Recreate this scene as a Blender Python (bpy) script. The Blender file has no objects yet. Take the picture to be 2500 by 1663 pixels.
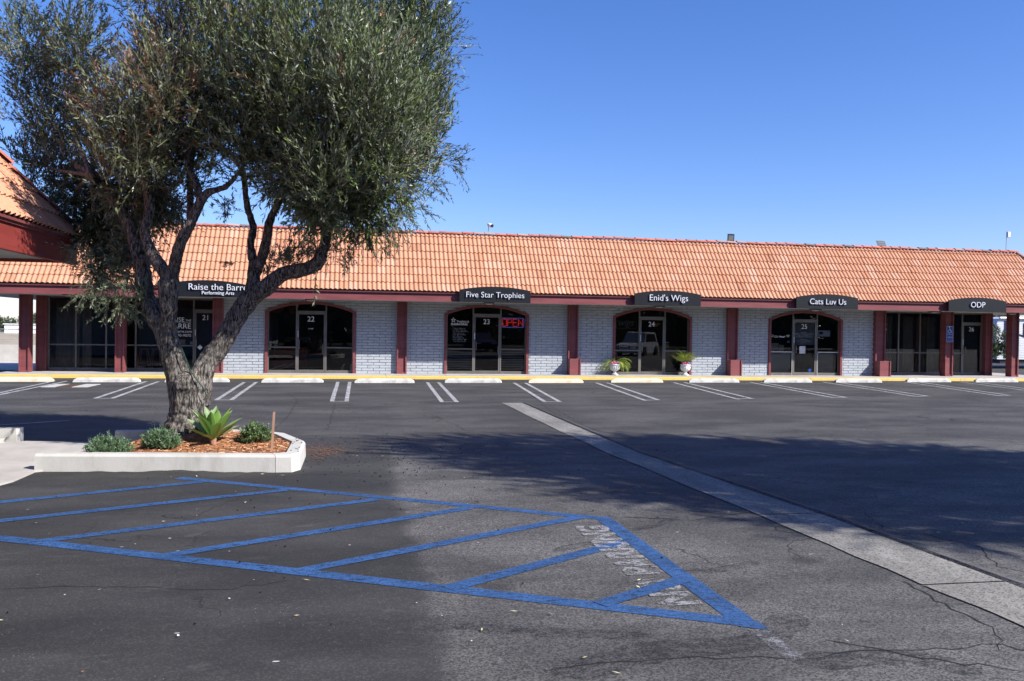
import bpy, math, random
import numpy as np
from mathutils import Vector

# ------------------------------------------------------------------ camera
SC = bpy.context.scene
COL = SC.collection
PW, PH = 2500, 1663                       # size of the photograph, for the survey helpers below
FPX, YAW, PIT, ROL, EYE = 2111.5, .17838, -.01257, .013776, 1.698
r0 = np.array([math.cos(YAW), -math.sin(YAW), 0.])
f0 = np.array([math.sin(YAW)*math.cos(PIT), math.cos(YAW)*math.cos(PIT), math.sin(PIT)])
u0 = np.cross(r0, f0)
xr = r0*math.cos(ROL)+u0*math.sin(ROL)
up = u0*math.cos(ROL)-r0*math.sin(ROL)
CAM = np.array([0, 0, EYE])
cd = bpy.data.cameras.new('camera')
cam = bpy.data.objects.new('camera', cd); COL.objects.link(cam)
M = np.eye(4); M[:3, 0] = xr; M[:3, 1] = up; M[:3, 2] = -f0; M[:3, 3] = CAM
from mathutils import Matrix
cam.matrix_world = Matrix(M.tolist())
cd.sensor_fit = 'HORIZONTAL'; cd.sensor_width = 36
cd.lens = 36*FPX/PW
cd.clip_start = .1; cd.clip_end = 8000
SC.camera = cam

# ------------------------------------------------------------------ light
SUN_EL, SUN_AZ = 38., 52.                 # azimuth measured from -Y (behind the camera) towards +X
sdir = Vector((math.cos(math.radians(SUN_EL))*math.sin(math.radians(SUN_AZ)),
               -math.cos(math.radians(SUN_EL))*math.cos(math.radians(SUN_AZ)), math.sin(math.radians(SUN_EL))))
wd = bpy.data.worlds.new('World'); SC.world = wd; wd.use_nodes = True
nt = wd.node_tree; nt.nodes.clear()
sky = nt.nodes.new('ShaderNodeTexSky'); sky.sky_type = 'NISHITA'; sky.sun_disc = False
sky.sun_elevation = math.radians(SUN_EL)
sky.sun_rotation = math.radians(180-SUN_AZ)
sky.altitude = 50; sky.air_density = 1.0; sky.dust_density = .25; sky.ozone_density = 3.0
bg = nt.nodes.new('ShaderNodeBackground'); bg.inputs[1].default_value = .077
hs = nt.nodes.new('ShaderNodeHueSaturation'); hs.inputs['Saturation'].default_value = 1.2
tn = nt.nodes.new('ShaderNodeMix'); tn.data_type = 'RGBA'; tn.blend_type = 'MULTIPLY'; tn.inputs[0].default_value = 1; tn.inputs[7].default_value = (1.0, 1.0, 1.36, 1)
wo = nt.nodes.new('ShaderNodeOutputWorld')
nt.links.new(sky.outputs[0], hs.inputs['Color']); nt.links.new(hs.outputs[0], tn.inputs[6]); nt.links.new(tn.outputs[2], bg.inputs[0]); nt.links.new(bg.outputs[0], wo.inputs[0])
sl = bpy.data.lights.new('sun', 'SUN'); sl.energy = 5.0; sl.angle = math.radians(.53); sl.color = (1, .955, .89)
sun = bpy.data.objects.new('sun', sl); COL.objects.link(sun)
sun.rotation_euler = sdir.to_track_quat('Z', 'Y').to_euler()
SC.view_settings.view_transform = 'Standard'; SC.view_settings.look = 'None'
SC.view_settings.exposure = .85; SC.view_settings.gamma = 1

# ------------------------------------------------------------------ survey helpers: a pixel of the photograph -> a point of the place
def ray(x, y): return f0+xr*(x-PW/2)/FPX-up*(y-PH/2)/FPX
def onZ(x, y, z=0.):
    d = ray(x, y); return CAM+d*(z-EYE)/d[2]
def onY(x, y, Y):
    d = ray(x, y); return CAM+d*Y/d[1]
def XY(x, y, z=0.):
    p = onZ(x, y, z); return (float(p[0]), float(p[1]))
DS = 2500/2357.                           # notes taken on the 2357 px wide view
R = random.Random(5)
NP = np.random.default_rng(11)

# ------------------------------------------------------------------ materials
class Nodes:
    def __init__(s, name):
        s.m = bpy.data.materials.new(name); s.m.use_nodes = True
        s.t = s.m.node_tree; s.t.nodes.clear()
        s.out = s.t.nodes.new('ShaderNodeOutputMaterial')
        s.obj = None
    def n(s, kind, **kw):
        nd = s.t.nodes.new('ShaderNode'+kind)
        for k, v in kw.items(): setattr(nd, k, v)
        return nd
    def l(s, a, b): s.t.links.new(a, b)
    def setin(s, sock, v):
        if hasattr(v, 'is_linked'): s.l(v, sock)
        else:
            if sock.type == 'RGBA' and len(v) == 3: v = (*v, 1)
            sock.default_value = v
    def co(s, scale=(1, 1, 1), rot=(0, 0, 0)):
        if s.obj is None: s.obj = s.n('TexCoord').outputs['Object']
        mp = s.n('Mapping'); s.l(s.obj, mp.inputs[0]); mp.inputs['Scale'].default_value = scale
        mp.inputs['Rotation'].default_value = rot
        return mp.outputs[0]
    def noise(s, scale, detail=4, rough=.55, vec=None, dist=0.):
        nd = s.n('TexNoise'); s.l(vec if vec is not None else s.co(), nd.inputs['Vector'])
        nd.inputs['Scale'].default_value = scale; nd.inputs['Detail'].default_value = detail
        nd.inputs['Roughness'].default_value = rough; nd.inputs['Distortion'].default_value = dist
        return nd.outputs['Fac']
    def ramp(s, fac, a, b, va=0., vb=1.):
        nd = s.n('MapRange'); nd.interpolation_type = 'SMOOTHSTEP'
        s.l(fac, nd.inputs[0])
        for i, v in enumerate((a, b, va, vb)): nd.inputs[1+i].default_value = v
        return nd.outputs[0]
    def mix(s, fac, a, b, mode='MIX'):
        nd = s.n('Mix'); nd.data_type = 'RGBA'; nd.blend_type = mode
        s.setin(nd.inputs[0], fac); s.setin(nd.inputs[6], a); s.setin(nd.inputs[7], b)
        return nd.outputs[2]
    def math(s, op, a, b=0.):
        nd = s.n('Math'); nd.operation = op
        s.setin(nd.inputs[0], a); s.setin(nd.inputs[1], b); return nd.outputs[0]
    def bump(s, h, strength=.3, dist=.01, normal=None):
        nd = s.n('Bump'); nd.inputs['Strength'].default_value = strength; nd.inputs['Distance'].default_value = dist
        s.l(h, nd.inputs['Height'])
        if normal is not None: s.l(normal, nd.inputs['Normal'])
        return nd.outputs[0]
    def bsdf(s, col, rough=.6, spec=.3, normal=None, metal=0., out=True, **kw):
        nd = s.n('BsdfPrincipled')
        s.setin(nd.inputs['Base Color'], col); s.setin(nd.inputs['Roughness'], rough)
        nd.inputs['Specular IOR Level'].default_value = spec; nd.inputs['Metallic'].default_value = metal
        for k, v in kw.items(): s.setin(nd.inputs[k], v)
        if normal is not None: s.l(normal, nd.inputs['Normal'])
        if out: s.l(nd.outputs[0], s.out.inputs[0])
        return nd.outputs[0]
MAT = {}
def weathered(name, c1, c2=None, rough=.6, scale=3., spec=.3, bump=.0, bscale=40., metal=0., lo=.35, hi=.7, stretch=(1, 1, 1)):
    N = Nodes(name)
    if c2 is None: c2 = tuple(v*.78 for v in c1)
    f = N.ramp(N.noise(scale, 6, .62, N.co(stretch)), lo, hi)
    c = N.mix(f, c1, c2)
    nm = N.bump(N.noise(bscale, 3, .6, N.co(stretch)), bump, .02) if bump else None
    N.bsdf(c, rough, spec, nm, metal); MAT[name] = N.m; return N.m

weathered('maroon', (.205, .062, .064), (.155, .046, .049), .5, 2.2, bump=.12, bscale=60, stretch=(.35, .35, 2.2))
weathered('redwood', (.23, .040, .033), (.185, .030, .026), .5, 3, bump=.35, bscale=55, stretch=(4, .25, 4))
weathered('brick_paint', (.405, .437, .47), (.335, .363, .395), .75, 4, bump=.55, bscale=38, stretch=(1, 1, 2.6))
weathered('mortar', (.25, .265, .295), (.21, .225, .25), .85, 8, bump=.3)
weathered('aluminium', (.155, .145, .132), (.125, .118, .108), .42, 3, spec=.4, metal=.25)
weathered('bare_alu', (.55, .55, .55), (.45, .45, .45), .35, 3, metal=.5)
weathered('soffit', (.44, .43, .41), (.36, .355, .335), .8, 2)
weathered('charcoal', (.0105, .0115, .0145), (.0085, .0095, .0118), .45, 2.5)
weathered('letter', (.66, .67, .74), (.56, .57, .63), .4, 6)
weathered('white_vinyl', (.75, .75, .75), (.62, .62, .62), .5, 9)
weathered('navy', (.010, .018, .06), (.008, .014, .045), .4, 4)
weathered('list_vinyl', (.42, .42, .43), (.35, .35, .36), .5, 9)
weathered('kerb_concrete', (.47, .46, .43), (.33, .32, .285), .85, 3.2, bump=.12, bscale=60, lo=.42, hi=.8, stretch=(1, 1, .35))
weathered('concrete', (.47, .46, .43), (.38, .37, .345), .85, 2.4, bump=.25, bscale=60)
weathered('sidewalk', (.42, .39, .36), (.33, .31, .285), .85, 1.7, bump=.2, bscale=70)
weathered('yellow', (.62, .42, .105), (.46, .33, .12), .6, 3, lo=.45, hi=.75)
weathered('stop_white', (.52, .51, .48), (.34, .33, .305), .8, 5, bump=.35, bscale=50, lo=.4, hi=.72)
weathered('stop_tan', (.60, .53, .41), (.55, .40, .27), .8, 3.5, bump=.35, bscale=50, lo=.48, hi=.75)
weathered('urn_white', (.70, .70, .68), (.56, .56, .54), .6, 14)
weathered('black_metal', (.02, .02, .022), (.03, .03, .032), .4, 6)
weathered('grey_metal', (.35, .35, .36), (.28, .28, .29), .4, 6, metal=.4)
weathered('white_plastic', (.75, .75, .75), (.68, .68, .68), .4, 6)
weathered('lens', (.16, .17, .175), (.11, .115, .12), .15, 30, spec=.6)
weathered('interior', (.10, .095, .085), (.07, .066, .06), .9, 1)
weathered('carpet', (.06, .055, .05), (.045, .04, .04), .95, 4)
weathered('curtain', (.24, .21, .18), (.17, .15, .13), .9, 2)
weathered('blind', (.30, .285, .26), (.24, .23, .21), .6, 2)
weathered('film', (.24, .245, .255), (.20, .205, .215), .55, 3)
weathered('wood', (.36, .20, .09), (.27, .14, .06), .5, 5, stretch=(1, 1, .2))
weathered('stake_wood', (.37, .22, .15), (.29, .165, .11), .8, 9, stretch=(1, 1, .2))
weathered('rust', (.10, .06, .042), (.06, .04, .033), .85, 14, bump=.5)
weathered('sign_blue', (.012, .055, .29), (.011, .048, .25), .4, 4)
weathered('red_cloth', (.25, .03, .03), (.2, .02, .02), .8, 4)
weathered('paper', (.62, .62, .62), (.5, .5, .52), .7, 8)
weathered('notice_tan', (.42, .36, .26), (.32, .27, .2), .7, 8)
weathered('orange_paper', (.6, .26, .08), (.5, .2, .06), .7, 8)
weathered('block_wall', (.46, .44, .40), (.38, .36, .33), .9, 1.5, bump=.3)
weathered('far_wall', (.10, .095, .09), (.07, .068, .065), .9, .3)
weathered('far_white', (.78, .78, .77), (.7, .7, .69), .7, 1)
weathered('embankment', (.36, .29, .21), (.24, .21, .14), .95, .8, bump=.5, bscale=4)
weathered('trailer_white', (.62, .64, .68), (.55, .57, .61), .35, 1)
weathered('glass_dark', (.02, .022, .025), (.015, .017, .02), .1, 1, spec=.6)
weathered('cord', (.02, .06, .045), (.015, .045, .035), .5, 9)
weathered('petal_pink', (.62, .06, .20), (.72, .30, .40), .6, 25)
weathered('petal_purple', (.36, .20, .48), (.55, .42, .62), .6, 25)
weathered('urn_soil', (.07, .05, .035), (.05, .035, .025), .95, 20)
weathered('ladder_grey', (.3, .3, .3), (.25, .25, .25), .6, 4)
weathered('litter_dark', (.035, .025, .022), (.06, .035, .025), .8, 30)
weathered('crack', (.014, .013, .013), (.02, .018, .017), .95, 20)
weathered('litter_pale', (.55, .50, .33), (.50, .42, .26), .8, 30)

def bark():
    N = Nodes('bark')
    v = N.co((1, 1, .20))
    a = N.noise(44, 9, .74, v, .3); b = N.noise(4, 4, .6)
    c = N.mix(N.ramp(a, .40, .66), (.016, .0145, .013), (.30, .272, .245))
    c = N.mix(N.ramp(b, .52, .72), c, N.mix(N.ramp(a, .4, .6), (.03, .022, .017), (.27, .215, .165)))
    c = N.mix(N.math('MULTIPLY', N.ramp(N.noise(2.2, 4, .6), .5, .64), .55), c, (.05, .045, .04))
    N.bsdf(c, .9, .15, N.bump(a, 1.0, .02)); MAT['bark'] = N.m
bark()
def leafmat(name, under=1.5, trans=.22, rough=.42, spec=.35):
    N = Nodes(name)
    at = N.n('Attribute'); at.attribute_name = 'tint'
    g = N.n('NewGeometry')
    pale = N.mix(.45, at.outputs['Color'], (.30, .33, .27))
    c = N.mix(g.outputs['Backfacing'], at.outputs['Color'], pale)
    p = N.bsdf(c, rough, spec, out=False)
    t = N.n('BsdfTranslucent'); N.l(at.outputs['Color'], t.inputs[0])
    mx = N.n('MixShader'); mx.inputs[0].default_value = trans
    N.l(p, mx.inputs[1]); N.l(t.outputs[0], mx.inputs[2]); N.l(mx.outputs[0], N.out.inputs[0]); MAT[name] = N.m
leafmat('leaf', rough=.42, spec=.42)
leafmat('broad_leaf', trans=.25, rough=.5)
def tint_plain(name, rough=.8, bump=0):
    N = Nodes(name); at = N.n('Attribute'); at.attribute_name = 'tint'
    N.bsdf(at.outputs['Color'], rough, .2); MAT[name] = N.m
tint_plain('chips')

def glass():
    N = Nodes('window_glass')
    tr = N.n('BsdfTransparent'); tr.inputs[0].default_value = (.62, .63, .62, 1)
    gl = N.n('BsdfGlossy'); gl.inputs['Roughness'].default_value = .0; gl.inputs[0].default_value = (1, 1, 1, 1)
    fr = N.n('Fresnel'); fr.inputs[0].default_value = 1.5
    nm = N.bump(N.noise(.7, 1, .5), .02, .02); N.l(nm, gl.inputs['Normal'])
    k = N.math('MULTIPLY', fr.outputs[0], 1.3)
    mx = N.n('MixShader'); N.l(k, mx.inputs[0]); N.l(tr.outputs[0], mx.inputs[1]); N.l(gl.outputs[0], mx.inputs[2])
    N.l(mx.outputs[0], N.out.inputs[0]); MAT['glass'] = N.m
glass()
def emit(name, col, k, base=(.1, .02, .02)):
    N = Nodes(name); N.bsdf(base, .4, .3, **{'Emission Color': (*col, 1), 'Emission Strength': k}); MAT[name] = N.m
emit('neon_red', (1., .03, .03), .9); emit('neon_blue', (.10, .22, .9), .20, (.05, .05, .2)); emit('tube_light', (1, .86, .5), .5, (.5, .5, .5))
weathered('neon_off', (.30, .30, .32), (.25, .25, .27), .3, 5)

def roof_mat():
    N = Nodes('roof_tile')
    at = N.n('Attribute'); at.attribute_name = 'tint'
    o = N.co()
    c = at.outputs['Color']
    st = N.noise(9, 5, .6, N.co((2.2, .6, .6)))
    c = N.mix(N.ramp(st, .35, .75, 0, .22), c, N.mix(.6, c, (.58, .40, .30)))
    d = N.noise(2.6, 5, .65, N.co((2.5, .5, .5)))
    c = N.mix(N.ramp(d, .60, .78, 0, .45), c, (.17, .08, .06))
    N.bsdf(c, .75, .2, N.bump(N.noise(60, 3), .15, .01)); MAT['roof_tile'] = N.m
roof_mat()

def asphalt():
    N = Nodes('asphalt')
    sep = N.n('SeparateXYZ'); N.l(N.co(), sep.inputs[0])
    wob = N.noise(1.6, 3)
    edge = N.math('ADD', sep.outputs[0], N.math('MULTIPLY', N.math('SUBTRACT', wob, .5), .5))
    old = N.ramp(edge, .36, .56)                       # old pavement to the right, fresher seal coat to the left
    fary = N.ramp(sep.outputs[1], 11.5, 14.5)
    old = N.mix(fary, old, (.45, .45, .45))
    blotch = N.noise(.55, 6, .62, N.co((.8, 1.6, 1)))
    streak = N.noise(1.7, 6, .65, N.co((.35, 3.2, 1)))
    seal = N.mix(N.ramp(blotch, .35, .68), (.026, .0255, .0255), (.050, .0485, .047))
    bare = N.mix(N.ramp(blotch, .35, .68), (.053, .051, .049), (.104, .100, .095))
    vo = N.n('TexVoronoi'); vo.inputs['Scale'].default_value = 105; N.l(N.co(), vo.inputs['Vector'])
    grit = N.n('SeparateColor'); N.l(vo.outputs['Color'], grit.inputs[0])
    gr = N.ramp(grit.outputs[0], .0, 1., .45, 1.65)
    grs = N.ramp(grit.outputs[0], .55, 1., .85, 1.45)
    bare = N.mix(1., bare, gr, 'MULTIPLY'); seal = N.mix(1., seal, grs, 'MULTIPLY')
    c = N.mix(old, seal, bare)
    c = N.mix(N.ramp(streak, .5, .78, 0, .5), c, (.026, .026, .029))
    c = N.mix(N.ramp(N.noise(.9, 5, .7, N.co((.5, 2.2, 1))), .6, .8, 0, .45), c, (.12, .117, .112))
    c = N.mix(N.ramp(N.noise(.32, 7, .72, N.co((1, 1.5, 1))), .52, .66, 0, .42), c, (.024, .0235, .024))
    c = N.mix(N.ramp(N.noise(2.6, 5, .7, N.co((.7, 1.6, 1))), .60, .72, 0, .35), c, (.115, .112, .105))
    vs_ = N.n('TexVoronoi'); vs_.inputs['Scale'].default_value = .8; N.l(N.co((1, 1.3, 1)), vs_.inputs['Vector'])
    c = N.mix(N.math('MULTIPLY', N.ramp(N.math('ADD', vs_.outputs['Distance'], N.math('MULTIPLY', N.noise(7, 4), .12)), .10, .22, .6, 0), N.ramp(N.noise(.5, 2), .5, .58)), c, (.018, .018, .018))
    # pale chips and paint flecks lying in the surface
    v2 = N.n('TexVoronoi'); v2.inputs['Scale'].default_value = 4.2; N.l(N.co((.55, 1.5, 1)), v2.inputs['Vector'])
    fl = N.math('MULTIPLY', N.ramp(v2.outputs['Distance'], .035, .05, 1, 0), N.ramp(N.noise(.8, 2), .52, .6))
    c = N.mix(fl, c, (.5, .5, .48))
    v3 = N.n('TexVoronoi'); v3.inputs['Scale'].default_value = 26; N.l(N.co(), v3.inputs['Vector'])
    fl3 = N.math('MULTIPLY', N.ramp(v3.outputs['Distance'], .06, .10, .8, 0), N.ramp(N.noise(1.3, 3), .5, .62))
    c = N.mix(fl3, c, (.30, .295, .28))
    # hairline cracks
    vc = N.n('TexVoronoi'); vc.feature = 'DISTANCE_TO_EDGE'; vc.inputs['Scale'].default_value = .42
    dn = N.n('TexNoise'); dn.inputs['Scale'].default_value = 1.4; dn.inputs['Detail'].default_value = 6; N.l(N.co(), dn.inputs['Vector'])
    va = N.n('VectorMath'); va.operation = 'MULTIPLY_ADD'; N.l(dn.outputs['Color'], va.inputs[0]); va.inputs[1].default_value = (1.5, 1.5, 0); N.l(N.co(), va.inputs[2])
    N.l(va.outputs[0], vc.inputs['Vector'])
    ck = N.math('MULTIPLY', N.ramp(vc.outputs['Distance'], .0015, .0045, 1, 0), N.ramp(N.noise(.35, 3), .47, .57))
    c = N.mix(N.math('MULTIPLY', ck, .8), c, (.012, .012, .012))
    h = N.math('ADD', N.math('MULTIPLY', grit.outputs[0], N.ramp(edge, .3, .62, .25, 1.)), N.math('MULTIPLY', ck, -3.))
    N.bsdf(c, .8, .28, N.bump(h, .45, .006)); MAT['asphalt'] = N.m
asphalt()
def gutter_mat():
    N = Nodes('gutter')
    vo = N.n('TexVoronoi'); vo.inputs['Scale'].default_value = 90; N.l(N.co(), vo.inputs['Vector'])
    g = N.n('SeparateColor'); N.l(vo.outputs['Color'], g.inputs[0])
    c = N.mix(N.ramp(N.noise(1.6, 5, .6, N.co((2, .5, 1))), .35, .7), (.185, .178, .163), (.26, .252, .23))
    c = N.mix(1., c, N.ramp(g.outputs[0], 0, .55, .42, 1.08), 'MULTIPLY')
    N.bsdf(c, .88, .2, N.bump(g.outputs[0], .6, .006)); MAT['gutter'] = N.m
gutter_mat()
def paint(name, col, wear_lo, wear_hi, scale=9., amount=1., floor=0.):
    """road paint worn through to the pavement below"""
    N = Nodes(name)
    w = N.math('ADD', N.noise(scale, 7, .7, N.co((.8, 1.6, 1))), N.math('MULTIPLY', N.math('SUBTRACT', N.noise(90, 2), .5), .5))
    f = N.ramp(w, wear_lo, wear_hi, floor, amount)
    vg = N.n('TexVoronoi'); vg.inputs['Scale'].default_value = 105; N.l(N.co(), vg.inputs['Vector']); sg = N.n('SeparateColor'); N.l(vg.outputs['Color'], sg.inputs[0])
    b = N.bsdf(N.mix(1., N.mix(N.ramp(N.noise(2.2, 6, .65), .3, .7), tuple(v*.78 for v in col), tuple(v*1.18 for v in col)), N.ramp(sg.outputs[0], 0, 1, .72, 1.25), 'MULTIPLY'), .7, .25, N.bump(sg.outputs[0], .4, .006), out=False)
    tr = N.n('BsdfTransparent'); mx = N.n('MixShader')
    N.l(f, mx.inputs[0]); N.l(b, mx.inputs[1]); N.l(tr.outputs[0], mx.inputs[2]); N.l(mx.outputs[0], N.out.inputs[0])
    MAT[name] = N.m
paint('blue_paint', (.030, .080, .200), .49, .74, 13)
paint('white_line', (.36, .36, .36), .46, .72)
paint('faded_white', (.25, .25, .255), .45, .60, 9)
paint('ghost_white', (.20, .20, .215), .34, .58, 14, .97, .1)
paint('scuff', (.028, .028, .032), .30, .62, 9, .97, .45)
def mulch_mat():
    N = Nodes('mulch')
    a = N.noise(38, 6, .7, N.co((.7, 1.5, 1)), 1.2)
    c = N.mix(N.ramp(a, .32, .7), (.15, .06, .03), (.68, .34, .17))
    N.bsdf(c, .85, .15, N.bump(a, 1., .04)); MAT['mulch'] = N.m
mulch_mat()
def fence_mat():
    N = Nodes('chain_link')
    a = N.co((1, 1, 1), (0, math.radians(45), 0)); b = N.n('SeparateXYZ'); N.l(a, b.inputs[0])
    def wire(s): return N.ramp(N.math('PINGPONG', s, .03), .0, .005, 1, 0)
    f = N.math('MAXIMUM', wire(b.outputs[0]), wire(b.outputs[2]))
    p = N.bsdf((.45, .46, .47), .4, .5, out=False, metal=.5); tr = N.n('BsdfTransparent'); mx = N.n('MixShader')
    N.l(f, mx.inputs[0]); N.l(tr.outputs[0], mx.inputs[1]); N.l(p, mx.inputs[2]); N.l(mx.outputs[0], N.out.inputs[0]); MAT['chain_link'] = N.m
fence_mat()

# ------------------------------------------------------------------ objects and meshes
def origin_of(parent):
    o = np.zeros(3); p = parent
    while p is not None: o += np.array(p.location); p = p.parent
    return o
def tag(o, label=None, cat=None, group=None, kind=None):
    for k, v in (('label', label), ('category', cat), ('group', group), ('kind', kind)):
        if v: o[k] = v
    return o
def empty(name, loc, label, cat, group=None):
    o = bpy.data.objects.new(name, None); o.location = loc; o.empty_display_size = .1; COL.objects.link(o)
    return tag(o, label, cat, group)
def link(name, me, mat, parent=None, loc=None):
    o = bpy.data.objects.new(name, me); COL.objects.link(o)
    for m in (mat if isinstance(mat, (list, tuple)) else [mat]): me.materials.append(MAT[m])
    if parent is not None: o.parent = parent
    if loc is not None: o.location = loc
    return o
class MB:
    """collects shapes in world coordinates, builds ONE mesh object"""
    def __init__(s): s.v = []; s.f = []; s.mi = []; s.cur = 0; s.sm = []; s.smooth = False
    def add(s, vs, fs):
        b = len(s.v); s.v += [tuple(map(float, p)) for p in vs]
        for f in fs: s.f.append([b+i for i in f]); s.mi.append(s.cur); s.sm.append(s.smooth)
        return s
    def box(s, x0, x1, y0, y1, z0, z1):
        return s.add([(x0, y0, z0), (x1, y0, z0), (x1, y1, z0), (x0, y1, z0), (x0, y0, z1), (x1, y0, z1), (x1, y1, z1), (x0, y1, z1)],
                     [(0, 3, 2, 1), (4, 5, 6, 7), (0, 1, 5, 4), (1, 2, 6, 5), (2, 3, 7, 6), (3, 0, 4, 7)])
    def bevbox(s, x0, x1, y0, y1, z0, z1, b=.01):
        """box with its front (-Y) and top edges chamfered"""
        return s.add([(x0, y1, z0), (x1, y1, z0), (x1, y1, z1), (x0, y1, z1),
                      (x0, y0+b, z0), (x1, y0+b, z0), (x1, y0+b, z1), (x0, y0+b, z1),
                      (x0+b, y0, z0+b), (x1-b, y0, z0+b), (x1-b, y0, z1-b), (x0+b, y0, z1-b)],
                     [(0, 3, 2, 1), (0, 1, 5, 4), (1, 2, 6, 5), (2, 3, 7, 6), (3, 0, 4, 7),
                      (4, 5, 9, 8), (5, 6, 10, 9), (6, 7, 11, 10), (7, 4, 8, 11), (8, 9, 10, 11)])
    def prism(s, poly, y0, y1):
        """(x, z) outline, counter-clockwise seen from -Y, extruded from y0 (front) to y1"""
        n = len(poly)
        return s.add([(x, y0, z) for x, z in poly]+[(x, y1, z) for x, z in poly],
                     [tuple(range(n)), tuple(range(2*n-1, n-1, -1))]+[(i, n+i, n+(i+1) % n, (i+1) % n) for i in range(n)])
    def slab(s, poly, z0, z1):
        """(x, y) outline counter-clockwise seen from above"""
        n = len(poly)
        return s.add([(x, y, z0) for x, y in poly]+[(x, y, z1) for x, y in poly],
                     [tuple(range(n-1, -1, -1)), tuple(range(n, 2*n))]+[(i, (i+1) % n, n+(i+1) % n, n+i) for i in range(n)])
    def sheet(s, poly, z):
        return s.add([(x, y, z) for x, y in poly], [tuple(range(len(poly)))])
    def tube(s, pts, rad, n=8, cap=True):
        pts = [Vector(p) for p in pts]
        if not hasattr(rad, '__len__'): rad = [rad]*len(pts)
        b = len(s.v); ref = None
        for i, p in enumerate(pts):
            t = (pts[min(i+1, len(pts)-1)]-pts[max(i-1, 0)]).normalized()
            if ref is None: ref = Vector((0, 1, 0)) if abs(t.y) < .9 else Vector((1, 0, 0))
            a = t.cross(ref).normalized(); c = t.cross(a).normalized(); ref = -c if False else ref
            for k in range(n):
                q = 2*math.pi*k/n
                v = p+(a*math.cos(q)+c*math.sin(q))*rad[i]; s.v.append(tuple(v))
        m = len(pts)
        for i in range(m-1):
            for k in range(n):
                s.f.append([b+i*n+k, b+i*n+(k+1) % n, b+(i+1)*n+(k+1) % n, b+(i+1)*n+k]); s.mi.append(s.cur); s.sm.append(s.smooth)
        if cap:
            s.f.append([b+k for k in range(n-1, -1, -1)]); s.f.append([b+(m-1)*n+k for k in range(n)]); s.mi += [s.cur]*2; s.sm += [False]*2
        return s
    def lathe(s, prof, cx, cy, n=24, flute=0., flutes=12):
        b = len(s.v); m = len(prof)
        for (r, z, fl) in prof:
            for k in range(n):
                q = 2*math.pi*k/n; rr = r*(1+fl*flute*math.cos(q*flutes)); s.v.append((cx+rr*math.cos(q), cy+rr*math.sin(q), z))
        for i in range(m-1):
            for k in range(n):
                s.f.append([b+i*n+k, b+i*n+(k+1) % n, b+(i+1)*n+(k+1) % n, b+(i+1)*n+k]); s.mi.append(s.cur); s.sm.append(s.smooth)
        s.f.append([b+k for k in range(n-1, -1, -1)]); s.f.append([b+(m-1)*n+k for k in range(n)]); s.mi += [s.cur]*2; s.sm += [False]*2
        return s
    def mesh(s, name, off=(0, 0, 0)):
        me = bpy.data.meshes.new(name)
        o = np.asarray(off)
        me.from_pydata([(x-o[0], y-o[1], z-o[2]) for x, y, z in s.v], [], s.f)
        me.polygons.foreach_set('material_index', s.mi); me.polygons.foreach_set('use_smooth', s.sm)
        me.update(); return me
    def build(s, name, mat, parent=None):
        return link(name, s.mesh(name, origin_of(parent)), mat, parent)
def quads(name, V, tint, mat, parent=None, F=4):
    """V: (n, F, 3) separate polygons; tint: (n, 3) colour per polygon"""
    V = np.asarray(V, np.float32)-origin_of(parent).astype(np.float32)
    n = len(V); me = bpy.data.meshes.new(name)
    me.vertices.add(n*F); me.vertices.foreach_set('co', V.reshape(-1))
    me.loops.add(n*F); me.loops.foreach_set('vertex_index', np.arange(n*F, dtype=np.int32))
    me.polygons.add(n); me.polygons.foreach_set('loop_start', np.arange(0, n*F, F, dtype=np.int32))
    try: me.polygons.foreach_set('loop_total', np.full(n, F, np.int32))
    except Exception: pass
    me.update(calc_edges=True)
    at = me.attributes.new('tint', 'FLOAT_COLOR', 'POINT')
    c = np.ones((n, F, 4), np.float32); c[:, :, :3] = np.asarray(tint)[:, None, :]
    at.data.foreach_set('color', c.reshape(-1))
    return link(name, me, mat, parent)
def text(mb, body, cx, z, y, size=None, width=None, depth=.0, shear=0., bold=0., axes=None, align='CENTER', xscale=1.):
    """lettering standing in the XZ plane facing -Y (or in the axes given), centred on cx with its baseline at z"""
    c = bpy.data.curves.new('text', 'FONT'); c.body = body; c.extrude = depth/2; c.align_x = align; c.shear = shear; c.offset = bold; c.resolution_u = 3
    c.size = 1 if size is None else size
    o = bpy.data.objects.new('text', c); me = bpy.data.meshes.new_from_object(o)
    xs = [v.co.x for v in me.vertices]; k = 1.
    if width is not None: k = width/(max(xs)-min(xs))
    mid = (max(xs)+min(xs))/2 if align == 'CENTER' else 0.
    vs = []
    for v in me.vertices:
        a, b, d = (v.co.x-mid)*k*xscale, v.co.y*k, v.co.z
        if axes is None: vs.append((cx+a, y-d-depth/2, z+b))
        else:
            p = np.array(axes[0])+a*np.array(axes[1])+b*np.array(axes[2])+d*np.cross(axes[1], axes[2]); vs.append(tuple(p))
    mb.add(vs, [tuple(p.vertices) for p in me.polygons])
    bpy.data.objects.remove(o); bpy.data.curves.remove(c); bpy.data.meshes.remove(me)
def smooth_all(o):
    o.data.polygons.foreach_set('use_smooth', [True]*len(o.data.polygons)); return o

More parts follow.
